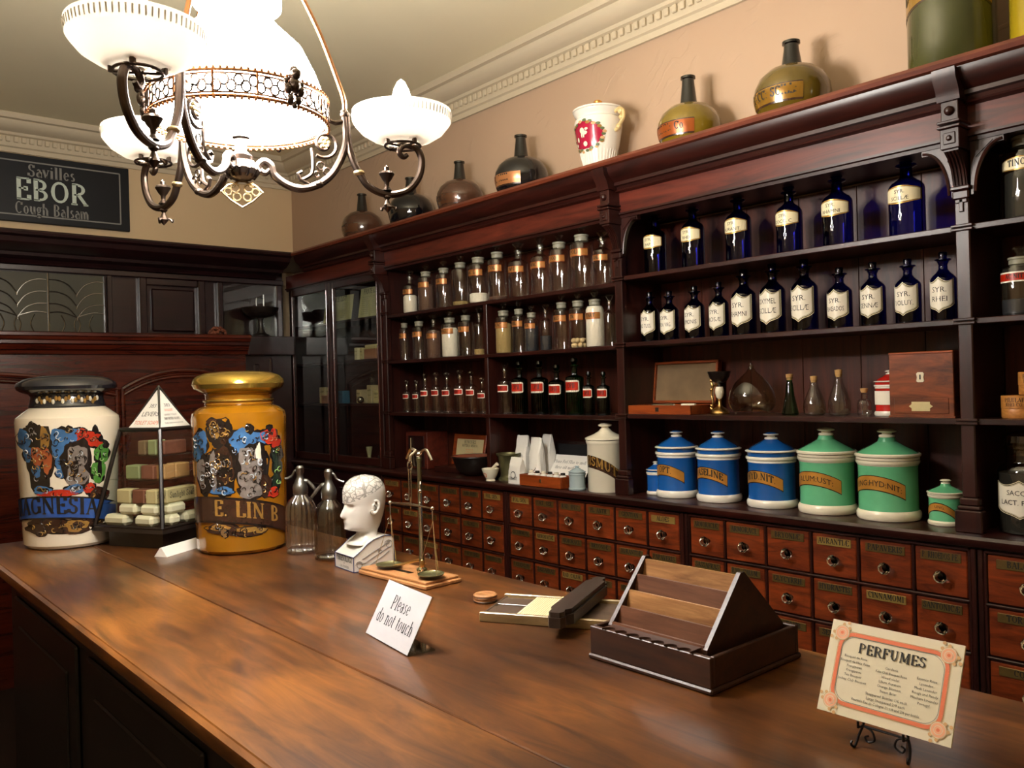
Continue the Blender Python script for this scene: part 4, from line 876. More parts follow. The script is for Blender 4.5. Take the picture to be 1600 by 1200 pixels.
def tent(name, label, x, y, rz, L_, hgt, wd):
    t = MB(); t.prism([(-wd/2, 0), (wd/2, 0), (.003, hgt), (-.003, hgt)], -L_/2, L_/2, 'paper', 'x')
    t.strip([-L_/2, L_/2], lambda u: 0.002, lambda u: .92, lambda u, v: (u, wd/2-(wd/2-.003)*v+.0006, hgt*v+.0002), 'redint'); o = t.build(name, loc=(x, y, T_), rot=(0, 0, rz)); tag(o, label, 'card')
tent('price_card', 'small white folded price card lying before the yellow painted jar', 1.022, 2.965, math.radians(33), .2, .03, .05)

# ------------------------------------------------------------------ soda siphons
def siphon(name, label, x, y, rz, gm, h=.19, liquid=None, fl=(16, .03)):
    s = thing(name, label, 'soda siphon', (x, y, T_), rz, 'soda siphons on the counter')
    pr = [(.04, .0), (.05, .004), (.05, .012), (.045, .018), (.05, .026), (.05, h*.72), (.047, h*.83), (.038, h*.93), (.024, h), (.02, h+.012)]
    t = MB(); t.shell(pr, gm, 64, flute=fl); t.lathe([(.0, .004), (.044, .006), (.044, .01), (0, .012)], gm, 32); t.build('bottle', s)
    t = MB(); t.tube([(0, 0, .02), (0, 0, h+.01)], .003, 'clear', 6); t.build('dip_tube', s)
    t = MB(); t.lathe([(.021, h+.004), (.024, h+.008), (.025, h+.03), (.022, h+.04), (.015, h+.055), (.011, h+.065), (.011, h+.075), (.013, h+.078), (.014, h+.095), (.009, h+.102), (0, h+.103)], 'pewter', 24)
    t.build('head', s)
    t = MB(); t.tube(cat([(0.01, 0, h+.05), (.025, 0, h+.048), (.048, 0, h+.022), (.056, 0, h+.012)]), [.0075]*8+[.006]*8+[.005]*9, 'pewter', 10); t.build('spout', s)
    t = MB(); t.tube(cat([(0, 0, h+.088), (-.016, 0, h+.086), (-.026, 0, h+.07), (-.04, 0, h+.062), (-.05, 0, h+.06)]), .0038, 'pewter', 8); t.build('lever', s)
    return s
siphon('soda_siphon', 'clear fluted glass soda siphon standing beside the yellow painted jar', 1.302, 2.612, math.radians(-38), 'ribbed', fl=(18, .045))
siphon('soda_siphon', 'smoky glass soda siphon partly hidden behind the white ceramic head', 1.318, 2.445, math.radians(140), 'ribsmoke', .187, fl=(12, .02))

# ------------------------------------------------------------------ phrenology head
def phead(x, y, rz):
    root = thing('phrenology_head', 'white ceramic phrenology head printed with a map of the skull', 'bust', (x, y, T_), rz)
    t = MB(); NZ, NA = 46, 56; k = .95
    # rows: z, back x, front x, half width (faces +x)
    rows = [(.078, -.062, .058, .064), (.085, -.055, .05, .058), (.10, -.046, .036, .046), (.115, -.043, .026, .038), (.128, -.045, .022, .036), (.134, -.047, .034, .037), (.139, -.051, .056, .04), (.146, -.056, .0665, .043), (.16, -.062, .068, .0475), (.168, -.066, .067, .05), (.176, -.069, .066, .052), (.185, -.0715, .067, .0535), (.195, -.074, .067, .0545), (.203, -.0755, .0655, .055), (.21, -.077, .065, .0555), (.218, -.078, .069, .0565), (.23, -.0785, .0705, .058), (.245, -.0775, .069, .0588), (.258, -.0735, .064, .057), (.27, -.066, .055, .052), (.28, -.054, .042, .0425), (.287, -.038, .026, .029), (.291, -.012, .004, .008)]
    def ev(z):
        for a, b in zip(rows, rows[1:]):
            if a[0] <= z <= b[0]:
                f = (z-a[0])/(b[0]-a[0]); f = f*f*(3-2*f)*.5+f*.5; return [a[i]+(b[i]-a[i])*f for i in (1, 2, 3)]
        return rows[-1][1:]
    ZM = [(.078, .078), (.10, .09), (.128, .112), (.136, .119), (.145, .129), (.1598, .147), (.17, .161), (.2035, .197), (.2145, .209), (.245, .245), (.291, .296)]
    def zmap(z):
        for (a, b), (c, d) in zip(ZM, ZM[1:]):
            if a <= z <= c: return b+(d-b)*(z-a)/(c-a)
        return z
    g = lambda v, c, s_: math.exp(-((v-c)/s_)**2)
    zs = [rows[0][0]+(rows[-1][0]-rows[0][0])*(i/(NZ-1)) for i in range(NZ)]
    vs = []; fs = []
    for z in zs:
        xb, xf, hw = ev(z); cx = (xb+xf)/2; hx = (xf-xb)/2
        for j in range(NA):
            a = 2*PI*j/NA-PI; c, s_ = math.cos(a), math.sin(a); e = .9
            px = cx+hx*math.copysign(abs(c)**e, c); pyy = hw*math.copysign(abs(s_)**.92, s_)
            if c > 0:
                face = .135 < z < .235
                if face: pyy *= 1-.18*c*c*(1 if z < .2 else .5)
                n = g(a, 0, .2)                                     # nose
                if .166 < z < .212: px += n*.0185*max(0, min(1, (.213-z)/.032))*(1 if z > .1745 else max(0, (z-.166)/.0085))
                for sy in (-1, 1): px -= .0085*g(a, sy*.42, .2)*g(z, .2035, .0075); px += .0035*g(a, sy*.40, .11)*g(z, .2025, .0035); px += .003*g(a, sy*.45, .3)*g(z, .2145, .004)
                px += .0045*g(a, 0, .33)*(g(z, .163, .0028)+.95*g(z, .1565, .003))-.0035*g(a, 0, .36)*g(z, .1598, .0014)-.003*g(a, 0, .3)*g(z, .1515, .0025)
                px += .006*g(a, 0, .4)*g(z, .1445, .0055)
            vs.append((px*.91, pyy*.93, zmap(z)*k))
    for i in range(NZ-1):
        for j in range(NA): j2 = (j+1) % NA; fs.append((i*NA+j, i*NA+j2, (i+1)*NA+j2, (i+1)*NA+j))
    fs.append(tuple((NZ-1)*NA+j for j in range(NA)))
    t.add(vs, fs, 'phren', True)
    for s_ in (-1, 1):      # ears
        sp = [(-.012+.012*math.cos(q)-.004*math.sin(q), s_*(.0515+.0045*math.sin(q*.5)), .186+.0185*math.sin(q)) for q in [1.1+i*.42 for i in range(12)]]
        t.tube(sp, [.0045]*3+[.005]*5+[.006]*4, 'phren', 8); t.ball((-.012, s_*.0495, .187), .012, 'phren', 10, (.8, .45, 1.25)); t.ball((-.006, s_*.052, .171), .0055, 'phren', 8); t.tube([(-.008, s_*.055, .193), (-.014, s_*.056, .186), (-.010, s_*.055, .177)], .0025, 'earshade', 6)
    t.build('head', root)
    # bust cut as a block: sloping top, square front tablet, rounded shoulder on the sides
    t = MB(); sh = [(-.07, 0), (.07, 0), (.07, .046), (.045, .062), (.02, .082), (.0, .092), (-.035, .1), (-.06, .098), (-.07, .088)]
    t.prism([(a*.97, b*.97) for a, b in sh], -.062, .062, 'hwhite', 'y'); 
    def ln(pts): t.tube(pts, .0013, 'blueline', 5)
    for s_ in (-.0625, .0625): ln([(a*.975, s_, b*.975) for a, b in sh[1:]]+[(-.068, s_, .001), (.068, s_, .001)])
    ln([(.0685, -.0625, .0445), (.0685, .0625, .0445)]); ln([(.0685, -.0625, .001), (.0685, .0625, .001)])
    mp = lambda u, v: (.0684, u, v); t.text('PHRENOLOGY', .017, mp, 'ink', 0, .032, True, .24, .08, maxw=.105); t.text('BY', .007, mp, 'ink', 0, .02, False); t.text('L.N. FOWLER', .010, mp, 'ink', 0, .01, False, maxw=.07)
    for s_ in (-.0628, .0628):      # printed scroll on the shoulders
        for q in range(3): t.tube(cat([(.052-q*.006, s_, .012+q*.012), (.03, s_, .008+q*.016), (.0, s_, .022+q*.016), (-.03, s_, .036+q*.015), (-.052, s_, .05+q*.012)]), .0007, 'greyink', 4)
        for (cx, cz, rr) in ((.05, .02, .012), (-.05, .07, .014), (-.02, .05, .008)): t.tube([(cx+rr*math.cos(i*.5)*(1-i*.03), s_, cz+rr*math.sin(i*.5)*(1-i*.03)) for i in range(18)], .0007, 'greyink', 4)
    t.build('base', root)
phead(1.335, 2.262, PI*.98)

# ------------------------------------------------------------------ balance scale
bs = thing('balance_scale', 'small steel apothecary balance with two hanging pans on a pale wooden board', 'scales', (1.34, 2.03, T_), .06)
t = MB(); t.box((0, 0, .006), (.128, .32, .012), 'oak', .003); t.box((0, 0, .016), (.116, .308, .008), 'oak', .002); t.bx(-.02, -.004, -.03, .045, .0198, .0206, 'ebony'); t.build('board', bs)
t = MB(); px_, py2 = .03, -.025
t.lathe([(.016, .02), (.016, .024), (.008, .03), (.0075, .06), (.0065, .07), (.0065, .33), (.009, .335), (.009, .342), (.006, .345)], 'brassgrn', 14, Matrix.Translation((px_, py2, 0)))
t.tube([(px_-.016, py2-.022, .02), (px_-.016, py2-.022, .27), (px_-.012, py2-.018, .275)], .0035, 'steel', 8); t.ball((px_-.016, py2-.022, .25), .006, 'steel', 8); t.ball((px_-.016, py2-.022, .045), .008, 'brass', 8, (1, 1, 1.6))
t.tube([(px_-.016, py2-.022, .235), (px_, py2, .235)], .003, 'steel', 6); t.tube([(px_-.016, py2-.022, .06), (px_, py2, .06)], .004, 'brass', 6); t.build('pole', bs)
t = MB()
for s_ in (-1, 1): t.tube(cat([(px_, py2, .345), (px_, py2+s_*.014, .362), (px_, py2+s_*.035, .366), (px_, py2+s_*.05, .35), (px_, py2+s_*.058, .338)]), .0042, 'steel', 8)
t.ball((px_, py2, .352), .010, 'steel', 12); t.tube([(px_, py2, .36), (px_-.012, py2, .362), (px_-.03, py2, .35), (px_-.034, py2, .335)], .0045, 'steel', 8)
t.tube([(px_-.034+.008*math.cos(2*PI*i/12), py2, .322+.012*math.sin(2*PI*i/12)) for i in range(12)], .0028, 'steel', 6, None, True)
t.tube([(px_-.034, py2-.004, .31), (px_-.034, py2-.004, .225)], .002, 'steel', 6); t.tube([(px_-.034, py2+.006, .31), (px_-.034, py2+.006, .225)], .002, 'steel', 6); t.build('bracket', bs)
t = MB(); BL = .098; t.tube([(px_-.034, py2-BL, .21), (px_-.034, py2-.05, .211), (px_-.034, py2, .213), (px_-.034, py2+.05, .211), (px_-.034, py2+BL, .21)], [.0022, .003, .005, .003, .0022], 'steel', 8)
for s_, z in ((-1, .21), (1, .21)): t.ball((px_-.034, py2+s_*BL, z), .006, 'steel', 8)
t.tube([(px_-.034, py2, .235), (px_-.034, py2, .195)], [.004, .001], 'steel', 6); t.build('beam', bs)
for s_, zt, zp in ((-1, .21, .024), (1, .21, .024)):
    pc = Vector((px_-.034-.012, py2+s_*BL, zp)); t = MB(); t.lathe([(0, 0), (.02, .001), (.034, .005), (.038, .009), (.0365, .0095), (.033, .006), (.02, .0025), (0, .002)], 'brassgrn', 32, Matrix.Translation(pc)); pn = t.build('pan', bs)
    t = MB(); tp = Vector((px_-.034, py2+s_*BL, zt-.035))
    t.tube([(px_-.034, py2+s_*BL, zt), tp], .002, 'steel', 5)
    for a in (.3, 2.4, 4.5): t.tube([tp, pc+Vector((.037*math.cos(a), .037*math.sin(a), .009))], .0011, 'paleb', 4)
    t.build('cords', pn)
t = MB(); t.tube(cat([(px_-.05, py2+.07, .03), (px_-.02, py2+.05, .036), (px_-.005, py2+.02, .045), (px_, py2, .05)]), .004, 'brass', 8); t.build('lever', bs)

# ------------------------------------------------------------------ do-not-touch sign, pill box, pill machine
ds = thing('counter_sign', 'clear acrylic sign stand asking visitors not to touch', 'sign', (.956, 1.543, T_), math.atan2(-.025, .205))
# local: +y runs along the bottom edge to the left end, face looks to -x, leaning back towards +x
th_ = math.radians(29); H_, W_ = .127, .206
def sgn(u, v, o=0): return (v*math.sin(th_)-o*math.cos(th_), -u, v*math.cos(th_)+o*math.sin(th_)+.001)
t = MB()
for o0, o1, m in ((0, -.003, 'acryl'),):
    t.add([sgn(u, v, o) for o in (o0, o1) for u, v in ((-W_/2, 0), (W_/2, 0), (W_/2, H_), (-W_/2, H_))], [(0, 1, 2, 3), (7, 6, 5, 4), (0, 4, 5, 1), (1, 5, 6, 2), (2, 6, 7, 3), (3, 7, 4, 0)], m)
t.box((.033, 0, .0016), (.062, W_, .003), 'acryl'); t.build('stand', ds)
t = MB(); t.add([sgn(u, v, .001) for u, v in ((-W_/2+.001, .001), (W_/2-.001, .001), (W_/2-.001, H_-.001), (-W_/2+.001, H_-.001))], [(0, 1, 2, 3)], 'signpaper')
mp = lambda u, v: sgn(u, v, .0018)
t.text('Please', .030, mp, 'signink', 0, .082, True, .12, .04, maxw=.085); t.text('do not touch', .030, mp, 'signink', 0, .046, True, .12, .04, maxw=.168); t.build('notice', ds)
t = MB(); t.lathe([(.026, 0), (.029, .002), (.029, .009), (.028, .0095), (.03, .0105), (.03, .018), (.026, .0205), (.024, .0195), (0, .019)], 'oak', 40)
for z in (.004, .0145): t.tube([(.0295*math.cos(2*PI*i/40), .0295*math.sin(2*PI*i/40), z) for i in range(40)], .001, 'ebony', 5, None, True)
tag(t.build('pill_box', loc=(1.327, 1.664, T_)), 'small round turned wooden pill box left of the pill machine', 'box')
pm = thing('pill_machine', 'wooden pill rolling machine with a dark grooved roller lying across it', 'pill machine', (1.36, 1.44, T_), math.radians(119.8))
t = MB()    # local x runs along the board
t.box((0, 0, .008), (.312, .172, .012), 'pmwood', .002)
for s_ in (-1, 1): t.box((0, s_*.086, .0115), (.318, .010, .023), 'railwood', .002)
for s_ in (-1, 1): t.box((.10, s_*.04, .0155), (.10, .06, .003), 'pmwood', .001)
t.box((.153, 0, .012), (.008, .166, .012), 'pmwood', .002); t.build('base', pm)
t = MB(); t.box((.03, 0, .017), (.085, .158, .006), 'creamlab', .001)
for i in range(14): t.bx(-.007+i*.0055, -.0055+i*.0055, -.078, .078, .0195, .0206, 'papery')
t.build('bone_plate', pm)
t = MB(); R_ = Matrix.Translation((-.058, .0, .0232)) @ Matrix.Rotation(math.radians(-3), 4, 'Z')
pts = [(-.175, -.013), (-.16, -.02), (-.145, -.016), (-.13, -.029), (.13, -.029), (.145, -.016), (.16, -.02), (.175, -.013), (.175, .013), (.16, .02), (.145, .016), (.13, .029), (-.13, .029), (-.145, .016), (-.16, .02), (-.175, .013)]
t.prism([(b, a) for a, b in pts], 0, .022, 'rollerwood', 'z', R_); t.prism([(b*.82, a*.985) for a, b in pts], .022, .033, 'rollerwood', 'z', R_); t.build('roller', pm)

# ------------------------------------------------------------------ slatted mould rack
rk = thing('slatted_rack', 'dark wooden stepped rack with slanting slats and a scalloped front strip', 'rack', (1.342, 1.03, T_))
t = MB(); X0, X1, Y0, Y1 = -.142, .142, -.144, .144
t.bx(X0-.004, X1+.004, Y0-.004, Y1+.004, 0, .010, 'rackwood', .003)
t.bx(X0, X0+.011, Y0, Y1, .01, .064, 'rackwood', .0015); t.bx(X1-.011, X1, Y0, Y1, .01, .064, 'rackwood', .0015)
t.bx(X0+.011, X1-.011, Y0, Y0+.009, .01, .064, 'rackwood', .0015); t.bx(X0+.011, X1-.011, Y1-.009, Y1, .01, .064, 'rackwood', .0015); t.build('tray', rk)
ax, az_ = -.002, .186
for yy in (-.114, .114):
    t = MB(); t.prism([(X0+.026, .012), (X1-.012, .012), (X1-.012, .066), (ax+.006, az_), (ax-.006, az_), (X0+.026, .066)], yy-.0045, yy+.0045, 'rackwood', 'y'); t.build('side_panel', rk)
for i in range(5):
    f = i/4; x_ = X0+.03+(ax-X0-.036)*f; z_ = .07+(az_-.074)*f*.97
    t = MB(); t.add([(x_+dx+sx*.0028, y_, z_+dz) for dx, dz in ((-.012, -.047), (.001, .002)) for y_ in (-.1095, .1095) for sx in (-1, 1)], [(0, 1, 3, 2), (4, 6, 7, 5), (0, 4, 5, 1), (2, 3, 7, 6), (0, 2, 6, 4), (1, 5, 7, 3)], ['racklit2', 'racklit2', 'racklit', 'racklit2', 'racklit'][i]); t.build('slat', rk)
t = MB()     # scalloped strip laid along the front edge
n = 60; ed = []
for i in range(n+1):
    y_ = -.105+.21*i/n; ed.append((X0+.002-.008+.016*abs(math.sin(PI*7*i/n))**.6, y_))
t.prism([(a, b) for a, b in ed]+[(X0+.034, .105), (X0+.034, -.105)], .0645, .0685, 'rackwood', 'z'); t.build('scalloped_strip', rk)

# ------------------------------------------------------------------ perfumes card on its little easel
pc_ = thing('perfume_card', 'cream price card headed with perfumes inside an orange scroll border', 'card', (1.192, .585, .986))
th_ = math.radians(24.5); W2, H2 = .197, .139
def cd(u, v, o=0): return (v*math.sin(th_)-o*math.cos(th_), -u, v*math.cos(th_)+o*math.sin(th_))
t = MB(); t.add([cd(u, v, o) for o in (0, -.0035) for u, v in ((-W2/2, 0), (W2/2, 0), (W2/2, H2), (-W2/2, H2))], [(0, 1, 2, 3), (7, 6, 5, 4), (0, 4, 5, 1), (1, 5, 6, 2), (2, 6, 7, 3), (3, 7, 4, 0)], 'cardcream'); t.build('board', pc_)
t = MB(); mp = lambda o: (lambda u, v: cd(u, v, o))
def band(pts, w_, m, o): 
    n = len(pts); vs = []; fs = []
    for i, (a, b) in enumerate(pts):
        p, q = pts[max(0, i-1)], pts[min(n-1, i+1)]; dx, dy = q[0]-p[0], q[1]-p[1]; l = math.hypot(dx, dy) or 1; vs += [cd(a-dy/l*w_/2, b+dx/l*w_/2, o), cd(a+dy/l*w_/2, b-dx/l*w_/2, o)]
    for i in range(n-1): fs.append((2*i, 2*i+1, 2*i+3, 2*i+2))
    t.add(vs, fs, m)
for inset, w_, m in ((.0185, .0055, 'orange'), (.0148, .0008, 'tan'), (.0225, .0006, 'greyink')):
    bx_, by_ = W2/2-inset, H2/2-inset*.95; cr = .021
    for s1 in (-1, 1):
        band([(-bx_+cr, H2/2+s1*by_), (bx_-cr, H2/2+s1*by_)], w_, m, .0006); band([(s1*bx_, H2/2-by_+cr), (s1*bx_, H2/2+by_-cr)], w_, m, .0006)
        for s2 in (-1, 1): band([(s1*(bx_-cr*.0)-s1*cr*(1-math.cos(a))*1.0+0, H2/2+s2*(by_-cr)+s2*cr*math.sin(a)) for a in [PI/2*i/10 for i in range(11)]], w_, m, .0007)
for s1 in (-1, 1):
    for s2 in (-1, 1):
        cx_, cy_ = s1*(W2/2-.019), H2/2+s2*(H2/2-.018)
        for rr, m, o in ((.0118, 'tan', .001), (.0108, 'cardcream', .0012), (.0098, 'orangepale', .0014), (.0062, 'cardcream', .0016), (.0054, 'orangepale', .0018), (.0024, 'orange', .002)): t.ell(cx_, cy_, rr, rr, mp(o), m, 14, nv=1)
        for k in range(9):
            a = math.atan2(s2, s1)+(k-4)*.42
            if abs(k-4) > 1.5: t.ell(cx_+.0145*math.cos(a)*(.9+.35*(k % 2)), cy_+.0145*math.sin(a)*(.9+.35*(k % 2)), .0026, .0026, mp(.0011), 'tan', 6, nv=1)
M_ = mp(.001)
t.text('PERFUMES', .0142, M_, 'ink', 0, .1015, True, .17, .075, maxw=.1, sx=1.3)
for cx_, y0, lines in ((-.052, .0885, ['Bouquet de Rose', 'Bouquet de Nice Rose', 'Frangipanni', 'Frangipanni', 'Tea Bouquet', 'Jockey Club Bouquet']), (.004, .0835, ['Gardenia', 'Kilts Club Bouquet Rose', 'Wood violet', 'Lilium Auratum', 'Orange Blossom', 'Sweet Briar']), (.055, .0805, ['Essence Rose', 'Lavender', 'Musk Lavender', 'Rough and Ready', 'Mitcham Lavender', 'Portugal'])):
    for k, l in enumerate(lines): t.text(l, .0052, M_, 'ink', cx_, y0-k*.0068, False, maxw=.046)
for k, l in enumerate(['Stoppered Bottles 1/6 each', 'Large Stoppered 2/9 each', 'Fountain Eau de Cologne 1/- 1/6 and 2/6 per bottle']): t.text(l, .0056, M_, 'ink', .002, .0415-k*.0066, False, maxw=.10 if k == 2 else .062)
t.build('print', pc_)
es = thing('easel', 'small black wrought iron easel holding the perfumes card', 'easel', (1.19, .578, T_))
t = MB()
for s_ in (-1, 1):
    y_ = s_*.033
    t.tube(cat([(-.012, y_-s_*.0, .034), (-.004, y_, .0305), (.003, y_, .03), (.0, y_+s_*.004, .018), (-.008, y_+s_*.006, .004), (-.014, y_+s_*.007, .0025), (-.018, y_+s_*.008, .007), (-.015, y_+s_*.008, .011)]), .0019, 'iron', 6)
    t.tube([(-.0115, y_, .031), (-.0115, y_, .041)], .002, 'iron', 6)
    t.tube(cat([(.003, y_, .03), (.002, y_-s_*.014, .026), (.001, y_-s_*.018, .014), (.001, y_-s_*.008, .009), (.001, y_-s_*.004, .015), (.001, y_-s_*.009, .018)]), .0015, 'iron', 6)
    t.tube([(.003, y_, .03), (.05, y_*.5, .13)], .0018, 'iron', 6)
t.tube([(.05, -.0165, .13), (.05, .0165, .13)], .0018, 'iron', 6); t.tube([(.05, 0, .13), (.075, 0, .002)], .002, 'iron', 6); t.tube([(.003, -.033, .03), (.003, .033, .03)], .0018, 'iron', 6); t.build('frame', es)

# ------------------------------------------------------------------ bottles on the shelves
def shield(t, R, w_, top, bot, face=PI, off=.0006):
    for k, (g_, m) in enumerate(((1.0, 'creamlab'), (.955, 'ink'), (.90, 'creamlab'), (.865, 'ink'), (.845, 'whitelab'))):
        H = (top-bot)/2; c = (top+bot)/2; ww = w_*g_ ; hh = H*(g_ if g_ > .99 else 1-(1-g_)*.8)
        zt = lambda u: c+hh*(1-.24*abs(math.sin(PI*u/ww))**.9-(.06 if abs(u) > ww*.93 else 0)-(.05*abs(u)/ww))
        zb = lambda u: c-hh*(.52+.27*(1-(abs(u)/ww)**3.2)+.21*math.exp(-(abs(u)/ww/.2)**1.3))
        t.strip(lin(-ww, ww, 28), zb, zt, wrap(R, face, off+.0002*k, R if not isinstance(R, list) else None), m, 2)
def bottle(name, label, cat_, group, x, y, z, r, h, kind, gm='clear', text=None, fill=None, lab='amberlab', seg=32, clear_top=True):
    b = thing(name, label, cat_, (x, y, z), 0, group)
    if kind == 'wide':      # wide-mouthed shop jar with a ground glass stopper
        zb = h*.73; nr = r*.58
        pr = [(r*.86, 0), (r*.97, h*.008), (r, h*.025), (r, zb*.93), (r*.93, zb*.975), (r*.7, zb), (nr, zb+h*.012), (nr, h*.8), (nr*1.08, h*.82), (nr*1.08, h*.845)]
        st = [(nr*.9, h*.79), (nr*.96, h*.858), (nr*.5, h*.87), (nr*.3, h*.9), (nr*.55, h*.94), (nr*.75, h*.97), (nr*.6, h), (0, h)]; sm = 'clearst'; neck = [(nr*1.015, zb+h*.02), (nr*1.02, h*.815), (nr*1.1, h*.82), (nr*1.1, h*.848)]; lz = (.50*h, .615*h)
    elif kind == 'narrow':  # narrow-necked shop round
        zb = h*.66; nr = r*.3
        pr = [(r*.86, 0), (r*.97, h*.008), (r, h*.025), (r, zb*.9), (r*.93, zb*.96), (r*.7, zb*1.0), (nr*1.15, zb*1.06), (nr, zb*1.12), (nr, h*.8), (nr*1.5, h*.815), (nr*1.5, h*.845)]
        st = [(nr*.9, h*.79), (nr*.95, h*.86), (nr*.7, h*.885), (nr*1.5, h*.93), (nr*1.9, h*.96), (nr*1.5, h*.99), (0, h)]; sm = 'clearst'; neck = None; lz = (.44*h, .55*h)
    elif kind == 'cobalt':
        zb = h*.64; nr = r*.34
        pr = [(r*.88, 0), (r*.98, h*.008), (r, h*.025), (r, zb*.9), (r*.97, zb*.95), (r*.84, zb*1.01), (r*.6, zb*1.06), (nr*1.1, zb*1.12), (nr, zb*1.17), (nr, h*.83), (nr*1.7, h*.85), (nr*1.7, h*.865), (nr, h*.87)]
        st = [(nr*.9, h*.84), (nr*.9, h*.885), (nr*1.3, h*.91), (nr*1.35, h*.95), (nr*1.1, h*.985), (0, h)]; sm = gm; neck = None; lz = (.40*h, .585*h)
    elif kind == 'shield':
        zb = h*.66; nr = r*.36
        pr = [(r*.88, 0), (r*.98, h*.008), (r, h*.03), (r, zb*.9), (r*.96, zb*.95), (r*.8, zb*1.01), (r*.55, zb*1.07), (nr, zb*1.14), (nr*.95, zb*1.24), (nr*1.3, h*.87), (nr*1.75, h*.885), (nr*1.7, h*.9), (nr*1.2, h*.905)]
        st = [(nr*.9, h*.88), (nr*.85, h*.92), (nr*.95, h*.985), (nr*.85, h), (0, h)]; sm = gm; neck = None; lz = (.13*h, .64*h)
    elif kind == 'poison':  # ribbed six-sided
        zb = h*.66; nr = r*.3
        pr = [(r*.98, 0), (r, h*.01), (r, zb*.97), (r*.9, zb), (nr*1.2, zb*1.05), (nr, zb*1.1), (nr, h*.83), (nr*1.6, h*.845), (nr*1.6, h*.87)]
        st = [(nr*.9, h*.86), (nr*1.0, h*.89), (nr*1.5, h*.93), (nr*1.2, h*.985), (0, h)]; sm = gm; neck = None; lz = (.42*h, .58*h)
    t = MB(); t.shell(pr, gm, seg if kind != 'poison' else 60, flute=(30, .02) if kind == 'poison' else None)
    t.lathe([(0, h*.004), (r*.86, h*.004), (r*.86, h*.012), (0, h*.012)], gm, seg); t.build('body', b)
    t = MB(); t.lathe(st, sm, 20)
    if neck: t.shell(neck, 'frost', 24)
    t.build('stopper', b)
    if lab:
        t = MB(); A_ = r*(1.3 if lab in ('redlab', 'creamlab') else 1.12)
        if kind == 'shield': shield(t, r, r*1.22, lz[1], lz[0])
        elif lab == 'redlab':
            xs = lin(-A_, A_, 20); e = (lz[1]-lz[0]); rd = lambda u: e*.5*(1-.22*max(0, (abs(u)/A_-.75)/.25)**2)
            zc = (lz[0]+lz[1])/2
            t.strip(xs, lambda u: zc-rd(u)*1.28, lambda u: zc+rd(u)*1.28, wrap(r, PI, .0005), 'whitelab', 1); t.strip([q*.9 for q in xs], lambda u: zc-rd(u)*.9, lambda u: zc+rd(u)*.9, wrap(r, PI, .001), 'redlab', 1)
        elif lab == 'creamlab':
            xs = lin(-A_, A_, 20); e = lz[1]-lz[0]; zc = (lz[0]+lz[1])/2; bow = lambda u: e*.5*(.86+.14*math.cos(u/A_*PI)); sd_ = lambda u: 1-.18*max(0, (abs(u)/A_-.8)/.2)**2
            for g_, o, m in ((1.14, .0005, 'goldlab2'), (1.0, .0008, 'ink'), (.95, .0011, 'creamlab')): t.strip([q*(1 if g_ > 1.1 else .95 if g_ == 1.0 else .93) for q in xs], lambda u: zc-bow(u)*g_*sd_(u), lambda u: zc+bow(u)*g_*sd_(u), wrap(r, PI, o), m, 1)
        else:
            xs = lin(-A_*1.15, A_*1.15, 20); t.strip(xs, lambda u: lz[0], lambda u: lz[1], wrap(r, PI, .0005), 'orangelab', 1); t.strip(xs, lambda u: lz[0]+.1*(lz[1]-lz[0]), lambda u: lz[1]-.1*(lz[1]-lz[0]), wrap(r, PI, .0008), lab, 1)
        if text:
            zc = (lz[0]+lz[1])/2; mp = wrap(r, PI, .0016); L_ = text.split('/'); hh = lz[1]-lz[0]
            sz = {'shield': .21, 'cobalt': .34}.get(kind, .55)*hh
            for k, l in enumerate(L_):
                yy = zc+(len(L_)-1)*sz*.62-k*sz*1.24+(hh*.02 if kind == 'shield' else 0)
                t.text(l, sz, mp, 'ink', 0, yy, kind not in ('shield', 'cobalt'), .2, .08, maxw=r*1.55)
        t.build('label', b)
    if fill:
        m, f0 = fill; t = MB(); rr = r*.95; top = f0*zb
        if m == 'balls':
            random.seed(int(y*1000))
            for lay in range(2):
                for k in range(6): a = 2*PI*k/6+lay*.5; t.ball((rr*.62*math.cos(a), rr*.62*math.sin(a), .013+lay*.02), .011, 'beigeball', 10)
            t.ball((0, 0, .014), .011, 'beigeball', 10)
        else:
            n = 24; t.lathe([(0, .003), (rr*.92, .003), (rr, .008), (rr, top*.93), (rr*.8, top*(1.02 if m == 'powder' else .96)), (rr*.3, top), (0, top*.97)], m, n)
        o = t.build('contents', b)
    return b
L1 = [(3.753, 0.0393, 0.227), (3.605, 0.0417, 0.239), (3.447, 0.0405, 0.239), (3.308, 0.0427, 0.251), (3.166, 0.0478, 0.259), (3.022, 0.045, 0.266), (2.872, 0.0481, 0.253), (2.726, 0.0438, 0.257), (2.605, 0.0455, 0.25), (2.47, 0.0483, 0.264), (2.354, 0.0392, 0.225)]
L1k = [('narrow', 'clear', 'SOD', ('powder', .62), 'white powder'), ('wide', 'clear', 'E.I.', ('brownp', .82), 'brown powder'), ('wide', 'clear', 'CAR', None, 'a narrow amber label'), ('wide', 'clearg', None, ('beigep', .12), 'greyish unlabelled glass'), ('wide', 'clear', 'SAC.L', ('powder', .25), 'frosted white shoulder'), ('wide', 'clear', 'S.COL', ('brownp', .1), 'an amber band'), ('narrow', 'clear', 'CAPS', None, 'a round stopper'), ('narrow', 'clear', 'MAC', None, 'a tiny knob stopper'), ('wide', 'clear', 'P.IOD', None, 'a broad ground neck'), ('wide', 'clear', 'POLI', None, 'the tallest neck'), ('narrow', 'clear', 'SAL', None, 'a fluted upright beside it')]
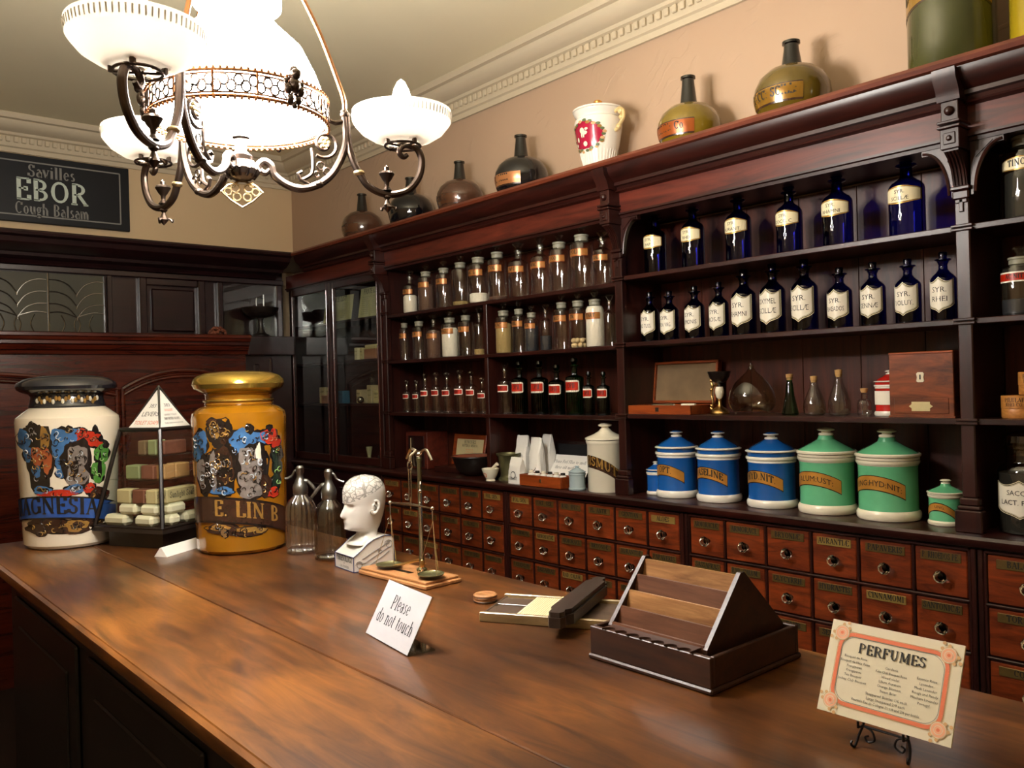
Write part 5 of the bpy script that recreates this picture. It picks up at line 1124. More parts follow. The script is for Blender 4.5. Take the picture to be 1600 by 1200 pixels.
for i, ((y, r, h), (kd, gm, tx, fl, ds_)) in enumerate(zip(L1, L1k)):
    bottle('shop_bottle', 'clear jar with %s, %s from left on the top shelf' % (ds_, ORD[i]), 'bottle', 'clear jars on the top shelf', 2.537, y, 1.887, r, h, kd, gm, tx, fl, 'amberlab' if tx else None)
L2 = [(3.815, 0.0276, 0.235), (3.676, 0.0371, 0.234), (3.543, 0.0396, 0.23), (3.405, 0.0435, 0.232), (3.273, 0.0377, 0.234), (3.168, 0.0277, 0.231), (2.986, 0.0402, 0.233), (2.878, 0.0321, 0.232), (2.792, 0.0315, 0.204), (2.7, 0.0267, 0.205), (2.598, 0.0358, 0.237), (2.498, 0.0391, 0.235), (2.402, 0.0396, 0.231), (2.32, 0.0285, 0.21)]
L2k = [('wide', 'clear', 'AL', None, 'a slim body'), ('wide', 'clear', 'RUB', None, 'a reddish label'), ('narrow', 'clear', 'OPI', ('brownp', .95), 'brown contents'), ('wide', 'clear', 'MAG', ('powder', .85), 'much white powder'), ('wide', 'clear', 'CR', None, 'an amber label'), ('narrow', 'clear', None, ('beigep', .2), 'little beige powder'), ('wide', 'clear', 'ACAC', ('beigep', .85), 'beige granules'), ('wide', 'clear', 'PIL', None, 'a white glint'), ('wide', 'clear', 'FER', ('darkp', .8), 'dark crystals'), ('narrow', 'clear', None, ('darkp', .5), 'a thin dark body'), ('wide', 'clear', 'IRIS', None, 'a broad amber label'), ('wide', 'clear', 'TR', ('balls', 0), 'beige balls inside'), ('wide', 'clear', 'P.TART', ('powder', .98), 'chalk white powder'), ('narrow', 'clear', None, None, 'no label')]
for i, ((y, r, h), (kd, gm, tx, fl, ds_)) in enumerate(zip(L2, L2k)):
    bottle('shop_bottle', 'clear jar with %s, %s from left on the middle shelf' % (ds_, ORD[i]), 'bottle', 'clear jars on the middle shelf', 2.535, y, 1.638, r, h, kd, gm, tx, fl, 'amberlab' if tx else None)
L3 = [(3.807, 0.0224, 0.173), (3.716, 0.0221, 0.171), (3.632, 0.0268, 0.203), (3.535, 0.0264, 0.207), (3.441, 0.0275, 0.204), (3.333, 0.0302, 0.214), (3.241, 0.0281, 0.205), (3.157, 0.0246, 0.172), (2.989, 0.0343, 0.239), (2.885, 0.0365, 0.241), (2.751, 0.0384, 0.239), (2.641, 0.0348, 0.218), (2.531, 0.038, 0.244), (2.449, 0.024, 0.182), (2.366, 0.0262, 0.18)]
for i, (y, r, h) in enumerate(L3):
    if i < 9: bottle('poison_bottle', '%s red labelled bottle, %s from left on the lowest bottle shelf' % ('small clear' if i < 2 else 'clear' if i < 8 else 'tall clear', ORD[i]), 'bottle', 'red labelled bottles', 2.535, y, 1.358, r, h, 'narrow', 'clear', 'ACID', None, 'redlab')
    else: bottle('poison_bottle', '%s with red label, %s from left on the lowest bottle shelf' % (['dark ribbed green bottle', 'large dark ribbed green bottle', 'dim ribbed green bottle', 'bright green ribbed bottle', 'small green bottle', 'small dark bottle'][i-9], ORD[i]), 'bottle', 'red labelled bottles', 2.535, y, 1.358, r, h, 'poison', 'greenl' if i == 12 else 'greenb', 'LIQ.OPII', None, 'redlab')
R1 = [(2.113, 0.0437, 0.255), (1.932, 0.0431, 0.258), (1.734, 0.0456, 0.258), (1.533, 0.0433, 0.247), (1.361, 0.0475, 0.254), (1.139, 0.0513, 0.256)]
R1t = ['SYR./PAP.', 'SYR./RHEI', 'SYR./AURANT.', 'SYR./COCC. C.', 'SYR./RHAMNI', 'SYR./SCILLÆ']
for i, (y, r, h) in enumerate(R1):
    bottle('syrup_bottle', 'cobalt bottle with cream oblong label, %s from left on the top shelf' % ORD[i], 'bottle', 'blue bottles with rectangular labels', 2.58, y, 1.905, r, h, 'cobalt', 'cobalt', R1t[i], None, 'creamlab')
R2 = [(2.165, 0.0356, 0.2), (2.067, 0.036, 0.194), (1.948, 0.0374, 0.201), (1.839, 0.0353, 0.204), (1.732, 0.0435, 0.238), (1.616, 0.0433, 0.244), (1.495, 0.043, 0.244), (1.371, 0.0385, 0.201), (1.26, 0.0373, 0.204), (1.151, 0.0371, 0.2), (1.047, 0.036, 0.207)]
R2t = ['SYR./PRO TUSS.', 'SYR./PRUN. VIRG.', 'SYR./LIMONIS', 'SYR./ROSÆ', 'SYR./RHAMNI', 'OXYMEL/SCILLÆ', 'SYR./SCILLÆ', 'SYR./RHŒADOS', 'SYR./SENNÆ', 'SYR./TOLUT.', 'SYR./RHEI']
for i, (y, r, h) in enumerate(R2):
    bottle('syrup_bottle', '%s cobalt bottle with white shield label, %s from left on its shelf' % ('small' if i < 4 else 'tall' if i < 7 else 'squat', ORD[i]), 'bottle', 'blue bottles with shield labels', 2.60, y, 1.645, r, h, 'shield', 'cobalt', R2t[i], None, 'shield')

# ------------------------------------------------------------------ odds and ends on the third shelf
bk = thing('instrument_case', 'open wooden instrument case with a worn velvet lined lid', 'case', (2.585, 2.06, 1.366))
t = MB(); yl = .155
t.bx(-.085, .085, -yl, yl, 0, .006, 'boxwood', .001)
for a in ((-.085, -.075, -yl, yl), (.075, .085, -yl, yl), (-.075, .075, -yl, -yl+.01), (-.075, .075, yl-.01, yl)): t.bx(*a, .005, .034, 'boxwood', .0015)
t.bx(-.0855, -.084, -.008, .008, .01, .026, 'ebony'); t.build('tray', bk)
t = MB(); t.bx(-.075, .075, -yl+.01, yl-.01, .006, .026, 'slate'); t.build('lining', bk)
t = MB(); X = Matrix.Translation((.083, 0, .036)) @ Matrix.Rotation(math.radians(8), 4, 'Y')
t.box((.008, 0, .083), (.012, 2*yl, .166), 'boxwood', .001, X)
for a in (((-.002, 0, .005), (.02, 2*yl, .01)), ((-.002, 0, .161), (.02, 2*yl, .01)), ((-.002, -yl+.005, .083), (.02, .01, .166)), ((-.002, yl-.005, .083), (.02, .01, .166))): t.box(*a, 'boxwood', .0015, X)
t.box((.001, 0, .083), (.003, 2*yl-.02, .146), 'felt', 0, X); t.build('lid', bk)
for k, (y0, y1, x_, lab) in enumerate([(-.13, -.06, -.02, 'short pale bone handled instrument at the right end of the open case'), (-.055, .06, -.05, 'long bright steel instrument lying along the front of the open case'), (.0, .10, .01, 'small steel instrument lying at the left rear of the open case')]):
    t = MB(); t.tube([(2.585+x_, 2.06+y0, 1.399), (2.585+x_+.01, 2.06+y1, 1.399)], .006, 'steel' if k else 'cream', 8); tag(t.build('instrument'), lab, 'instrument', 'instruments in the open case')
lp_ = thing('spirit_burner', 'ornate brass stand with a white cup and dark bowl top', 'burner', (2.58, 1.832, 1.366))
t = MB(); t.lathe([(.034, 0), (.036, .004), (.033, .012), (.022, .02), (.012, .026), (.007, .034), (.006, .05), (.009, .052), (.006, .056)], 'brass', 28); t.build('foot', lp_)
t = MB(); t.lathe([(.005, .054), (.012, .062), (.0165, .078), (.016, .09), (.013, .1), (.012, .1)], 'cream', 24); t.build('cup', lp_)
t = MB(); t.tube(cat([(0, .03, .012), (0, .04, .025), (0, .032, .035), (0, .03, .05), (0, .036, .075), (0, .03, .1), (0, .035, .118), (0, .028, .13), (0, .012, .122)]), .004, 'brass', 8)
for z in (.018, .03, .09, .122): t.ball((0, .035, z), .0065, 'brass', 8)
t.build('scroll_handle', lp_)
t = MB(); t.lathe([(.008, .112), (.026, .12), (.036, .135), (.042, .154), (.04, .156), (.033, .138), (.02, .125), (0, .12)], 'ebony', 32); t.tube([(0, .03, .1), (0, .0, .114)], .004, 'brass', 6); t.tube([(0, 0, .1), (0, 0, .114)], .006, 'ebony', 8); t.build('bowl', lp_)
ft = thing('glass_fly_trap', 'big onion shaped smoky glass fly trap on small feet', 'fly trap', (2.585, 1.70, 1.366))
t = MB(); t.shell([(.03, .03), (.05, .014), (.066, .013), (.079, .03), (.082, .052), (.076, .082), (.058, .112), (.036, .134), (.018, .15), (.009, .165), (.009, .172)], 'smoke', 48); t.build('body', ft)
for k in range(3):
    a = .6+2*PI*k/3; t = MB(); t.tube(cat([(.058*math.cos(a), .058*math.sin(a), .015), (.064*math.cos(a), .064*math.sin(a), .008), (.066*math.cos(a), .066*math.sin(a), .0025)]), .0042, 'clear', 8); t.build('foot', ft)
t = MB(); t.lathe([(.007, .163), (.0085, .172), (.006, .18), (0, .182)], 'clear', 14); t.build('stopper', ft)
def flask(label, y, r, h, gm, kind, x=2.58):
    b = thing('corked_flask', label, 'flask', (x, y, 1.366), 0, 'corked flasks'); ch_ = .1
    if kind == 'cone': pr = [(r*.9, 0), (r, .004), (r*.98, .01), (r*.55, h*.45), (.011, h*.76), (.009, h*.8), (.009, h*.88), (.0115, h*.89), (.0115, h*.9)]
    elif kind == 'drop': pr = [(r*.7, 0), (r*.93, .004), (r, h*.18), (r*.96, h*.3), (r*.7, h*.52), (r*.4, h*.7), (.012, h*.82), (.011, h*.87), (.014, h*.88), (.014, h*.895)]
    else: pr = [(r*.85, 0), (r*.95, .004), (r, h*.25), (r*.97, h*.45), (r*.8, h*.56), (.011, h*.62), (.01, h*.78), (.014, h*.8), (.014, h*.82)]
    t = MB(); t.shell(pr, gm, 36); t.lathe([(0, .003), (r*.85, .003), (r*.85, .006), (0, .006)], gm, 30); t.build('body', b)
    t = MB(); t.lathe([(.0085, h*.83), (.011, h*.9), (.012, h*.985), (.0, h)], 'cork', 14); t.build('cork', b)
flask('conical green glass flask with a cork, left of the clear corked flasks', 1.548, .0283, .14, 'greenc', 'cone')
flask('tear shaped clear flask with a flat cork, next right of the green one', 1.459, .0361, .131, 'clearg', 'drop')
flask('tear shaped clear flask with the tallest cork on the third shelf', 1.372, .0353, .15, 'clearg', 'drop')
flask('tiny clear corked bottle beside the red and white jar', 1.288, .0223, .088, 'clear', 'round')
def canister(name, label, x, y, z, R, H, body, ring, lidm, knob, group, rings=2, labm=None, txt=None, style='blue', small=False):
    b = thing(name, label, 'jar', (x, y, z), 0, group); f = lambda q: q*H
    t = MB(); t.lathe([(R*.88, 0), (R*.96, f(.006)), (R, f(.03)), (R, f(.08)), (R*.95, f(.105)), (R*.94, f(.11))], ring, 56)
    t.lathe([(R*.94, f(.109)), (R*.925, f(.13)), (R*.925, f(.56)), (R*.935, f(.6))], body, 56)
    if style == 'blue': t.lathe([(R*.935, f(.6)), (R*.95, f(.605)), (R*.95, f(.625)), (R*.94, f(.63)), (R*1.0, f(.645)), (R*1.01, f(.665)), (R*.99, f(.68)), (R*.9, f(.682))], ring, 56)
    else: t.lathe([(R*.935, f(.6)), (R*.96, f(.615)), (R*.99, f(.63)), (R*.99, f(.655)), (R*.9, f(.66))], ring, 56)
    t.build('body', b)
    t = MB()
    if style == 'blue':
        t.lathe([(R*.9, f(.683)), (R*.93, f(.684)), (R*.94, f(.735)), (R*.93, f(.738))], lidm, 56); t.lathe([(R*.93, f(.737)), (R*1.01, f(.742)), (R*1.02, f(.752)), (R*.98, f(.762)), (R*.9, f(.768))], ring, 56)
    else:
        t.lathe([(R*.9, f(.662)), (R*.98, f(.664)), (R*.985, f(.69)), (R*.95, f(.693))], ring, 56); t.lathe([(R*.95, f(.693)), (R*1.02, f(.7)), (R*1.03, f(.72)), (R*.98, f(.732))], ring, 56)
    z0 = .768 if style == 'blue' else .73
    t.lathe([(R*.97 if style != 'blue' else R*.9, f(z0-.002)), (R*.78, f(z0+.035)), (R*.5, f(z0+.085)), (R*.3, f(z0+.125)), (R*.24, f(.905))], lidm, 56)
    t.lathe([(R*.24, f(.9)), (R*.26, f(.912)), (R*.24, f(.928)), (R*.16, f(.935)), (R*.15, f(.95)), (R*.29, f(.96)), (R*.31, f(.972)), (R*.28, f(.98))], ring, 32); t.lathe([(R*.28, f(.979)), (R*.2, f(.995)), (0, f(1.0))], knob, 32); t.build('lid', b)
    if labm:
        t = MB(); r = R*.925; u0, u1 = -r*1.12, r*1.02; zf = lambda u: f(.42)-.022*(u/r)**2-.006*u/r; hh = f(.145)
        xs = lin(u0, u1, 24); t.strip(xs, lambda u: zf(u)-hh/2-.003, lambda u: zf(u)+hh/2+.0025, wrap(r, PI, .0006), 'jbrown', 1); t.strip([q*.985 for q in xs], lambda u: zf(u)-hh/2, lambda u: zf(u)+hh/2, wrap(r, PI, .001), labm, 1)
        mt = wrap(r, PI, .0016); t.text(txt, hh*.62, lambda u, v: mt(u, zf(u)+v), 'ink', 0, 0, style == 'blue', .2, .08, maxw=r*1.75); t.build('label', b)
    return b
canister('red_jar', 'red and white banded ceramic jar half hidden by the wooden chest', 2.60, 1.214, 1.366, .047, .143, 'redg', 'white', 'redg', 'white', None)
t = MB(); t.strip(lin(-.04, .04, 12), lambda u: .036, lambda u: .078, wrap(.0455, PI, .0006), 'whitelab', 1); o = t.build('label', bpy.data.objects['red_jar'])
wb = thing('keyhole_chest', 'figured mahogany medicine chest with a bone keyhole plate and drawer', 'chest', (2.595, 1.078, 1.366))
t = MB(); t.bx(-.095, .095, -.092, .092, .004, .19, 'boxfig', .002); t.bx(-.098, .098, -.095, .095, 0, .006, 'boxfig', .001); t.build('carcass', wb)
t = MB(); t.bx(-.097, .097, -.0925, .0925, .186, .193, 'boxwood', .002); t.build('lid', wb)
t = MB(); t.prism([(y_, z_) for y_, z_ in [(-.007, .104), (-.011, .107), (-.009, .118), (-.011, .129), (-.007, .133), (.007, .133), (.011, .129), (.009, .118), (.011, .107), (.007, .104)]], -.0975, -.095, 'cream'); t.bx(-.0985, -.0974, -.002, .002, .112, .126, 'ink'); t.build('keyhole_plate', wb)
t = MB(); t.bx(-.0965, -.09, -.078, .078, .012, .058, 'boxfig', .0015); d = t.build('drawer', wb)
t = MB(); t.prism([(-.034, .034), (-.026, .04), (-.026, .047), (.026, .047), (.026, .04), (.034, .034), (.026, .028), (.026, .02), (-.026, .02), (-.026, .028)], -.0985, -.0963, 'papery'); t.build('name_plate', d)

# ------------------------------------------------------------------ jars and things on the ledge
Z0 = 1.05
canister('ceramic_jar', 'tiny blue and white banded ceramic jar beside the dark upright', 2.575, 2.136, Z0, .0375, .128, 'blueg', 'white', 'blueg', 'white', 'blue ceramic jars')
for i, (y, R, H, tx) in enumerate([(2.035, .081, .252, 'OPT.'), (1.845, .082, .255, 'VASELINE'), (1.625, .0865, .256, 'HYD.NIT.')]):
    canister('ceramic_jar', ['big blue ceramic jar with gilt label, nearest the tiny blue jar', 'big blue ceramic jar in the middle of the three labelled ones', 'big blue ceramic jar nearest the green jars'][i], 2.58, y, Z0, R, H, 'blueg', 'white', 'blueg', 'blueg', 'blue ceramic jars', labm='gold', txt=tx)
for i, (y, R, H, tx) in enumerate([(1.421, .0924, .278, 'ALUM:UST:'), (1.219, .0932, .278, 'UNG:HYD:NIT:')]):
    canister('ceramic_jar', ['big green ceramic jar standing beside the blue jars', 'big green ceramic jar standing beside the small green one'][i], 2.58, y, Z0, R, H, 'greeng', 'cream', 'greeng', 'cream', 'green ceramic jars', labm='gold', txt=tx, style='green')
canister('ceramic_jar', 'small green lidded ceramic jar next to the right hand upright', 2.575, 1.046, Z0, .05, .133, 'greeng', 'cream', 'greeng', 'cream', 'green ceramic jars', labm='gold', txt='UNG.', style='green')
canister('ointment_pot', 'small plain blue grey lidded pot before the white card', 2.475, 2.471, Z0, .0365, .1, 'greyg', 'greyg', 'greyg', 'greyg', None)
wj = thing('bismuth_jar', 'tall white ceramic jar with a dark gilt ribbon label beside the upright', 'jar', (2.53, 2.358, Z0)); R = .0785
t = MB(); t.lathe([(R*.93, 0), (R*.96, .004), (R*.96, .19), (R*.985, .193), (R*1.02, .2), (R*1.02, .208)], 'cream', 56); t.build('body', wj)
t = MB(); t.lathe([(R*1.0, .209), (R*1.06, .211), (R*1.06, .217), (R*.95, .221), (R*.6, .232), (R*.36, .243), (R*.26, .252), (R*.2, .256), (R*.2, .26), (R*.34, .264), (R*.36, .27), (R*.2, .276), (0, .277)], 'cream', 56); t.build('lid', wj)
ribbon(wj, 'ribbon_label', [(R*.96, 0), (R*.96, .19)], R*.96, -.075, .15, .122, .05, PI, 'BISMUTH', 'jbrown', 'jgold', .042, -.016, .0006, .036)
db = thing('dark_wooden_box', 'dark upright wooden box with a thin brass strip at its left side', 'box', (2.655, 3.815, Z0))
t = MB(); t.bx(-.07, .07, -.11, .09, 0, .2, 'frieze', .003); t.bx(-.073, -.068, -.085, .065, .01, .178, 'overd', .002); t.build('carcass', db)
t = MB(); t.tube([(-.085, .025, .01), (-.08, .027, .02), (-.078, .03, .165)], [.008, .005, .003], 'paleb', 8); t.build('brass_strip', db)
pq = thing('label_plaque', 'small wooden plaque with a yellowed paper label leaning at the back of the ledge', 'plaque', (2.665, 3.46, Z0), 0)
X = Matrix.Translation((0, 0, .03)) @ Matrix.Rotation(math.radians(10), 4, 'Y')
t = MB(); t.box((0, 0, .08), (.008, .27, .16), 'boxwood', .002, X); t.build('board', pq)
t = MB(); t.box((-.0052, -.01, .078), (.002, .22, .115), 'papery', 0, X)
mp = lambda u, v: X @ Vector((-.0066, -.01-u, .078+v)); t.text('HONOURS', .018, mp, 'ink', 0, .04, True, maxw=.17); t.text('MATERIA MEDICA', .013, mp, 'ink', 0, .022, True, maxw=.14)
for k in range(4): t.text('apothecaries hall', .009, mp, 'orange' if k < 2 else 'ink', 0, .004-k*.012, False, maxw=.10)
t.build('paper', pq)
t = MB(); t.bx(-.11, .02, -.12, .14, 0, .028, 'mahog', .003); t.build('plinth', pq)
t = MB(); t.lathe([(.03, 0), (.05, .004), (.085, .03), (.1, .07), (.108, .09), (.113, .093), (.112, .099), (.105, .098), (.098, .085)], 'ebony', 44); 
bw = thing('mixing_bowl', 'wide black mixing bowl with a red clay inside', 'bowl', (2.56, 3.27, Z0)); t.build('body', bw)
t = MB(); t.lathe([(.104, .0975), (.096, .075), (.08, .04), (.04, .012), (0, .01)], 'redint', 44); t.build('inside', bw)
mo = thing('mortar', 'small cream mortar with an orange printed mark', 'mortar', (2.458, 3.018, Z0)); mo.scale = (.87, .87, .87)
t = MB(); t.lathe([(.024, 0), (.026, .004), (.023, .01), (.035, .03), (.044, .055), (.047, .066), (.044, .068), (.04, .055), (.03, .03), (0, .018)], 'cream', 36); t.build('body', mo)
t = MB(); t.ell(0, .034, .012, .012, wrap([(.023, .01), (.035, .03), (.044, .055)], PI, .0008, .036), 'orange', 10); t.ell(0, .034, .007, .008, wrap([(.023, .01), (.035, .03), (.044, .055)], PI, .0012, .036), 'cream', 10); t.build('mark', mo)
t = MB(); t.tube([(2.46, 3.035, 1.081), (2.466, 2.995, 1.119), (2.469, 2.98, 1.13)], [.012, .0075, .009], 'cream', 10); tag(t.build('pestle'), 'cream pestle leaning in the small cream mortar', 'pestle')
t = MB(); t.lathe([(.05, 0), (.05, .008), (.04, .018), (.038, .03), (.045, .085), (.05, .11), (.058, .118), (.058, .125), (.052, .125), (.045, .1), (.035, .03), (0, .025)], 'brassgrn', 40); tag(t.build('brass_mortar', loc=(2.535, 2.977, Z0)), 'tall dull brass mortar behind the small cream mortar', 'mortar')
def bag(label, x, y, z, w_, d_, h, rz, mark=True, seed=1):
    t = MB(); rnd = random.Random(seed); rows = []; n = 20
    for k in range(9):
        f = k/8; ww = w_/2*(1-.06*f-.08*max(0, f-.72)/.28+.03*math.sin(f*9)); dd = d_/2*(1-.2*f-.7*max(0, f-.6)/.4); row = []
        for j in range(n):
            a = 2*PI*j/n; c, s_ = math.cos(a), math.sin(a); wob = 1+rnd.uniform(-.08, .08)*(.4+f)
            row.append((dd*math.copysign(abs(c)**.45, c)*wob, ww*math.copysign(abs(s_)**.45, s_)*wob, h*f+rnd.uniform(-.003, .003)*f))
        rows.append(row)
    vs = [p for r in rows for p in r]; fs = [(i*n+j, i*n+(j+1) % n, (i+1)*n+(j+1) % n, (i+1)*n+j) for i in range(8) for j in range(n)]; fs += [tuple(range(n-1, -1, -1)), tuple(8*n+j for j in range(n))]
    root = thing('paper_bag', label, 'bag', (x, y, z), rz, 'white paper bags'); t.add(vs, fs, 'paper', True); t.build('sack', root, sharp=28)
    if mark:
        t = MB(); mp = lambda u, v: (-d_/2*1.02-.002+.06*(v), -u, v); t.ell(0, h*.34, w_*.2, w_*.2, mp, 'greyink', 12); t.ell(0, h*.34, w_*.15, w_*.15, lambda u, v: (-d_/2*1.02-.0026+.06*v, -u, v), 'paper', 12); t.text('CHEMIST', w_*.16, mp, 'greyink', 0, h*.2, True, maxw=w_*.6); t.build('printed_mark', root)
bag('short white paper bag, lowest of the four', 2.474, 2.848, Z0, .085, .05, .115, 0, seed=2)
bag('tall white paper bag behind the short one', 2.60, 2.945, Z0, .08, .055, .205, .05, False, seed=3)
bag('tall white paper bag with a round printed mark, middle of the tall three', 2.555, 2.80, Z0, .075, .055, .2, 0, seed=4)
bag('tall white paper bag leaning at the right of the other bags', 2.635, 2.815, Z0, .075, .055, .21, -.1, seed=5)
fr = thing('velvet_case', 'shallow open case with a black velvet lid standing behind the white card', 'case', (2.69, 2.70, Z0))
t = MB(); X = Matrix.Rotation(math.radians(6), 4, 'Y'); t.box((0, 0, .09), (.012, .25, .18), 'mahog', .002, X); t.build('frame', fr); t = MB(); t.box((-.007, 0, .09), (.003, .222, .15), 'slate', 0, X); t.build('velvet', fr)
tr = thing('sample_tray', 'low wooden tray of corked sample vials before the white card', 'tray', (2.487, 2.668, Z0))
t = MB(); t.bx(-.045, .045, -.13, .13, 0, .006, 'boxwood', .001)
for a in ((-.045, -.039, -.13, .13), (.039, .045, -.13, .13), (-.039, .039, -.13, -.124), (-.039, .039, .124, .13)): t.bx(*a, .004, .048, 'boxwood', .0015)
t.bx(-.0465, -.044, -.012, -.0, .018, .034, 'paleb', .001); t.build('box', tr)
for i in range(6):
    v = thing('sample_vial', 'white capped sample vial, %s from left in the low wooden tray' % ORD[i], 'vial', (2.487, 2.768-.04*i, 1.0565), 0, 'vials in the wooden tray'); t = MB(); t.lathe([(.013, 0), (.015, .003), (.015, .042), (.009, .046)], 'paper', 14); t.build('body', v); t = MB(); t.lathe([(.009, .046), (.011, .047), (.010, .056), (0, .057)], 'ebony' if i % 2 else 'cream', 12); t.build('cap', v)
nc = thing('notice_card', 'white notice card leaning behind the low wooden tray', 'card', (2.605, 2.68, Z0))
X = Matrix.Translation((0, 0, .03)) @ Matrix.Rotation(math.radians(33), 4, 'Y'); t = MB(); t.box((0, 0, .053), (.002, .255, .105), 'paper', 0, X)
mp = lambda u, v: X @ Vector((-.0014, -u, .055+v)); t.text('Please feel free to smell', .016, mp, 'greyink', 0, .014, True, .14, .05, maxw=.2); t.text('these old medicines', .016, mp, 'greyink', 0, -.014, True, .14, .05, maxw=.16); t.build('card', nc)
t = MB(); t.bx(.01, .06, -.1, .1, 0, .03, 'mahog', .002); t.build('rest', nc)

# ------------------------------------------------------------------ far right bay
bottle('shop_round', 'tall dark bottle with a cream gilt edged label, cut by the right edge', 'bottle', None, 2.58, .812, 1.905, .058, .27, 'wide', 'smoke', 'TINCT.', ('darkp', .7), 'creamlab')
bottle('acid_bottle', 'clear stoppered bottle with a red label at the right edge', 'bottle', None, 2.57, .832, 1.645, .047, .19, 'wide', 'clear', 'AC.NIT.', ('darkp', .35), 'redlab')
t = MB(); t.bx(-.03, .03, -.05, .05, 0, .17, 'paper', .002); tag(t.build('white_carton', loc=(2.66, .765, 1.645)), 'plain white carton behind the red labelled clear bottle', 'box')
for nm, y, z, r, h, lab in (('pill_drum', .845, 1.366, .045, .062, 'round turned wooden box, lower of the two at the right edge'), ('pill_drum', .80, 1.43, .045, .062, 'round turned wooden box stacked on top at the right edge')):
    b = thing(nm, lab, 'box', (2.58, y, z), 0, 'round wooden boxes'); t = MB(); t.lathe([(r*.97, 0), (r, .002), (r, h*.4), (r*.985, h*.42)], 'treen', 40); t.build('body', b); t = MB(); t.lathe([(r*.985, h*.42), (r*1.02, h*.43), (r*1.02, h*.97), (r*.98, h), (0, h)], 'treen', 40); mp = wrap(r*1.02, PI, .0006); t.text('PILULAE', .011, mp, 'ink', 0, h*.78, True, maxw=.05); t.text('RHEI CO.', .009, mp, 'ink', 0, h*.58, True, maxw=.045); t.build('lid', b)
b = thing('sugar_jar', 'large dark glass jar with a white shield label at the right edge', 'jar', (2.58, .828, Z0)); r = .075
t = MB(); t.shell([(r*.9, 0), (r, .006), (r, .17), (r*.9, .186), (r*.74, .195), (r*.72, .2), (r*.72, .23), (r*.78, .233), (r*.78, .24)], 'smoke', 44); t.build('body', b)
t = MB(); t.lathe([(0, .004), (r*.95, .004), (r*.95, .012), (r*.95, .165), (0, .165)], 'darkp', 40); t.build('contents', b)
t = MB(); t.lathe([(r*.7, .215), (r*.74, .242), (r*.85, .25), (r*.8, .268), (r*.4, .28), (0, .283)], 'smoke', 36); t.build('stopper', b)
t = MB(); shield(t, r, r*1.02, .15, .045); mp = wrap(r, PI, .0024); t.text('SACCH.', .019, mp, 'ink', 0, .116, False, maxw=r*1.2); t.text('LACT. PULV.', .019, mp, 'ink', 0, .09, False, maxw=r*1.6); t.build('label', b)

# ------------------------------------------------------------------ carboys along the top of the shelving
ZT = 2.345
def carboy(label, y, r, h, gm, labm=None, txt=None, x=2.60, neckm='ebonyglass'):
    b = thing('carboy', label, 'carboy', (x, y, ZT), 0, 'round carboys on top of the shelves'); q = r
    pr = [(q*.62, 0), (q*.72, .004), (q*.9, r*.3), (q*1.0, r*.75), (q*.97, r*1.0), (q*.85, r*1.25), (q*.62, r*1.45), (q*.38, r*1.54), (q*.27, r*1.58)]
    t = MB(); t.lathe(pr, gm, 48); t.build('body', b)
    t = MB(); z1 = r*1.56; t.lathe([(q*.29, z1), (q*.26, z1+.01), (q*.2, h-.03), (q*.19, h-.012), (q*.235, h-.01), (q*.235, h-.002), (q*.2, h), (q*.15, h)], neckm, 28); t.build('neck', b)
    if labm:
        t = MB(); R0 = q; mp = wrap(pr, PI, .0012, R0); zc = r*.66; hh = r*.42; xs = lin(-q*1.0, q*.8, 22)
        t.strip(xs, lambda u: zc-hh/2-.006, lambda u: zc+hh/2, mp, 'jbrown', 3); t.strip(xs, lambda u: zc-hh/2, lambda u: zc+hh/2-.004, wrap(pr, PI, .002, R0), labm, 3); mt = wrap(pr, PI, .0023, R0)
        t.text(txt, hh*.55, lambda u, v: mt(u, zc+v), 'ink', -q*.1, 0, True, .22, .09, maxw=q*1.5); t.build('label', b)
carboy('brown mottled round carboy with a black neck, nearest the room corner', 4.325, .122, .295, 'brownglass', 'mottlab', 'URTIC')
carboy('black green round carboy behind the right chandelier arm', 3.815, .126, .288, 'blackglass')
carboy('brown mottled round carboy with a black neck, right of the chandelier', 3.375, .119, .281, 'brownglass', 'mottlab', 'ROSÆ')
carboy('black round carboy with a copper coloured label', 2.905, .126, .300, 'blackglass', 'copperlab', 'R. MIII')
carboy('amber yellow round carboy with a black neck, left of the larger amber one', 1.95, .119, .292, 'yellowglass', 'orangelab', 'TINN: Co')
carboy('large olive amber round carboy, nearest the tall green jar', 1.52, .127, .285, 'olive', 'ochrelab', 'BACC: SCILL:')
ur = thing('ceramic_urn', 'white ceramic urn with a red rose panel, gilt handle and lid', 'urn', (2.595, 2.41, ZT)); r = .1
pu = [(.06, 0), (.064, .004), (.062, .012), (.058, .02), (.07, .07), (.086, .13), (.098, .2), (.101, .225), (.098, .238), (.088, .246), (.09, .25), (.1, .262), (.103, .272)]
t = MB(); t.lathe(pu, 'white', 60); 
for k in range(36): a = 2*PI*k/36; t.tube([(.0585*math.cos(a), .0585*math.sin(a), .022), (.07*math.cos(a), .07*math.sin(a), .07), (.079*math.cos(a), .079*math.sin(a), .105)], .0022, 'white', 4)
t.build('body', ur)
t = MB(); t.lathe([(.1, .272), (.106, .275), (.107, .281), (.098, .285), (.07, .292), (.03, .297), (.012, .3)], 'white', 48); t.lathe([(.012, .299), (.01, .303), (.017, .31), (.019, .318), (.012, .325), (0, .327)], 'gold', 20); t.build('lid', ur)
t = MB(); t.tube(cat([(0, -.096, .255), (0, -.118, .262), (0, -.138, .248), (0, -.138, .22), (0, -.12, .2), (0, -.108, .185), (0, -.094, .178)]), .0075, 'creamgold', 10)
t.ball((0, -.126, .25), .014, 'creamgold', 10); t.ball((0, -.112, .19), .012, 'creamgold', 10); t.ball((0, -.128, .225), .011, 'creamgold', 10); t.build('handle', ur)
t = MB(); mp = lambda o: wrap(pu, PI, o, .1)
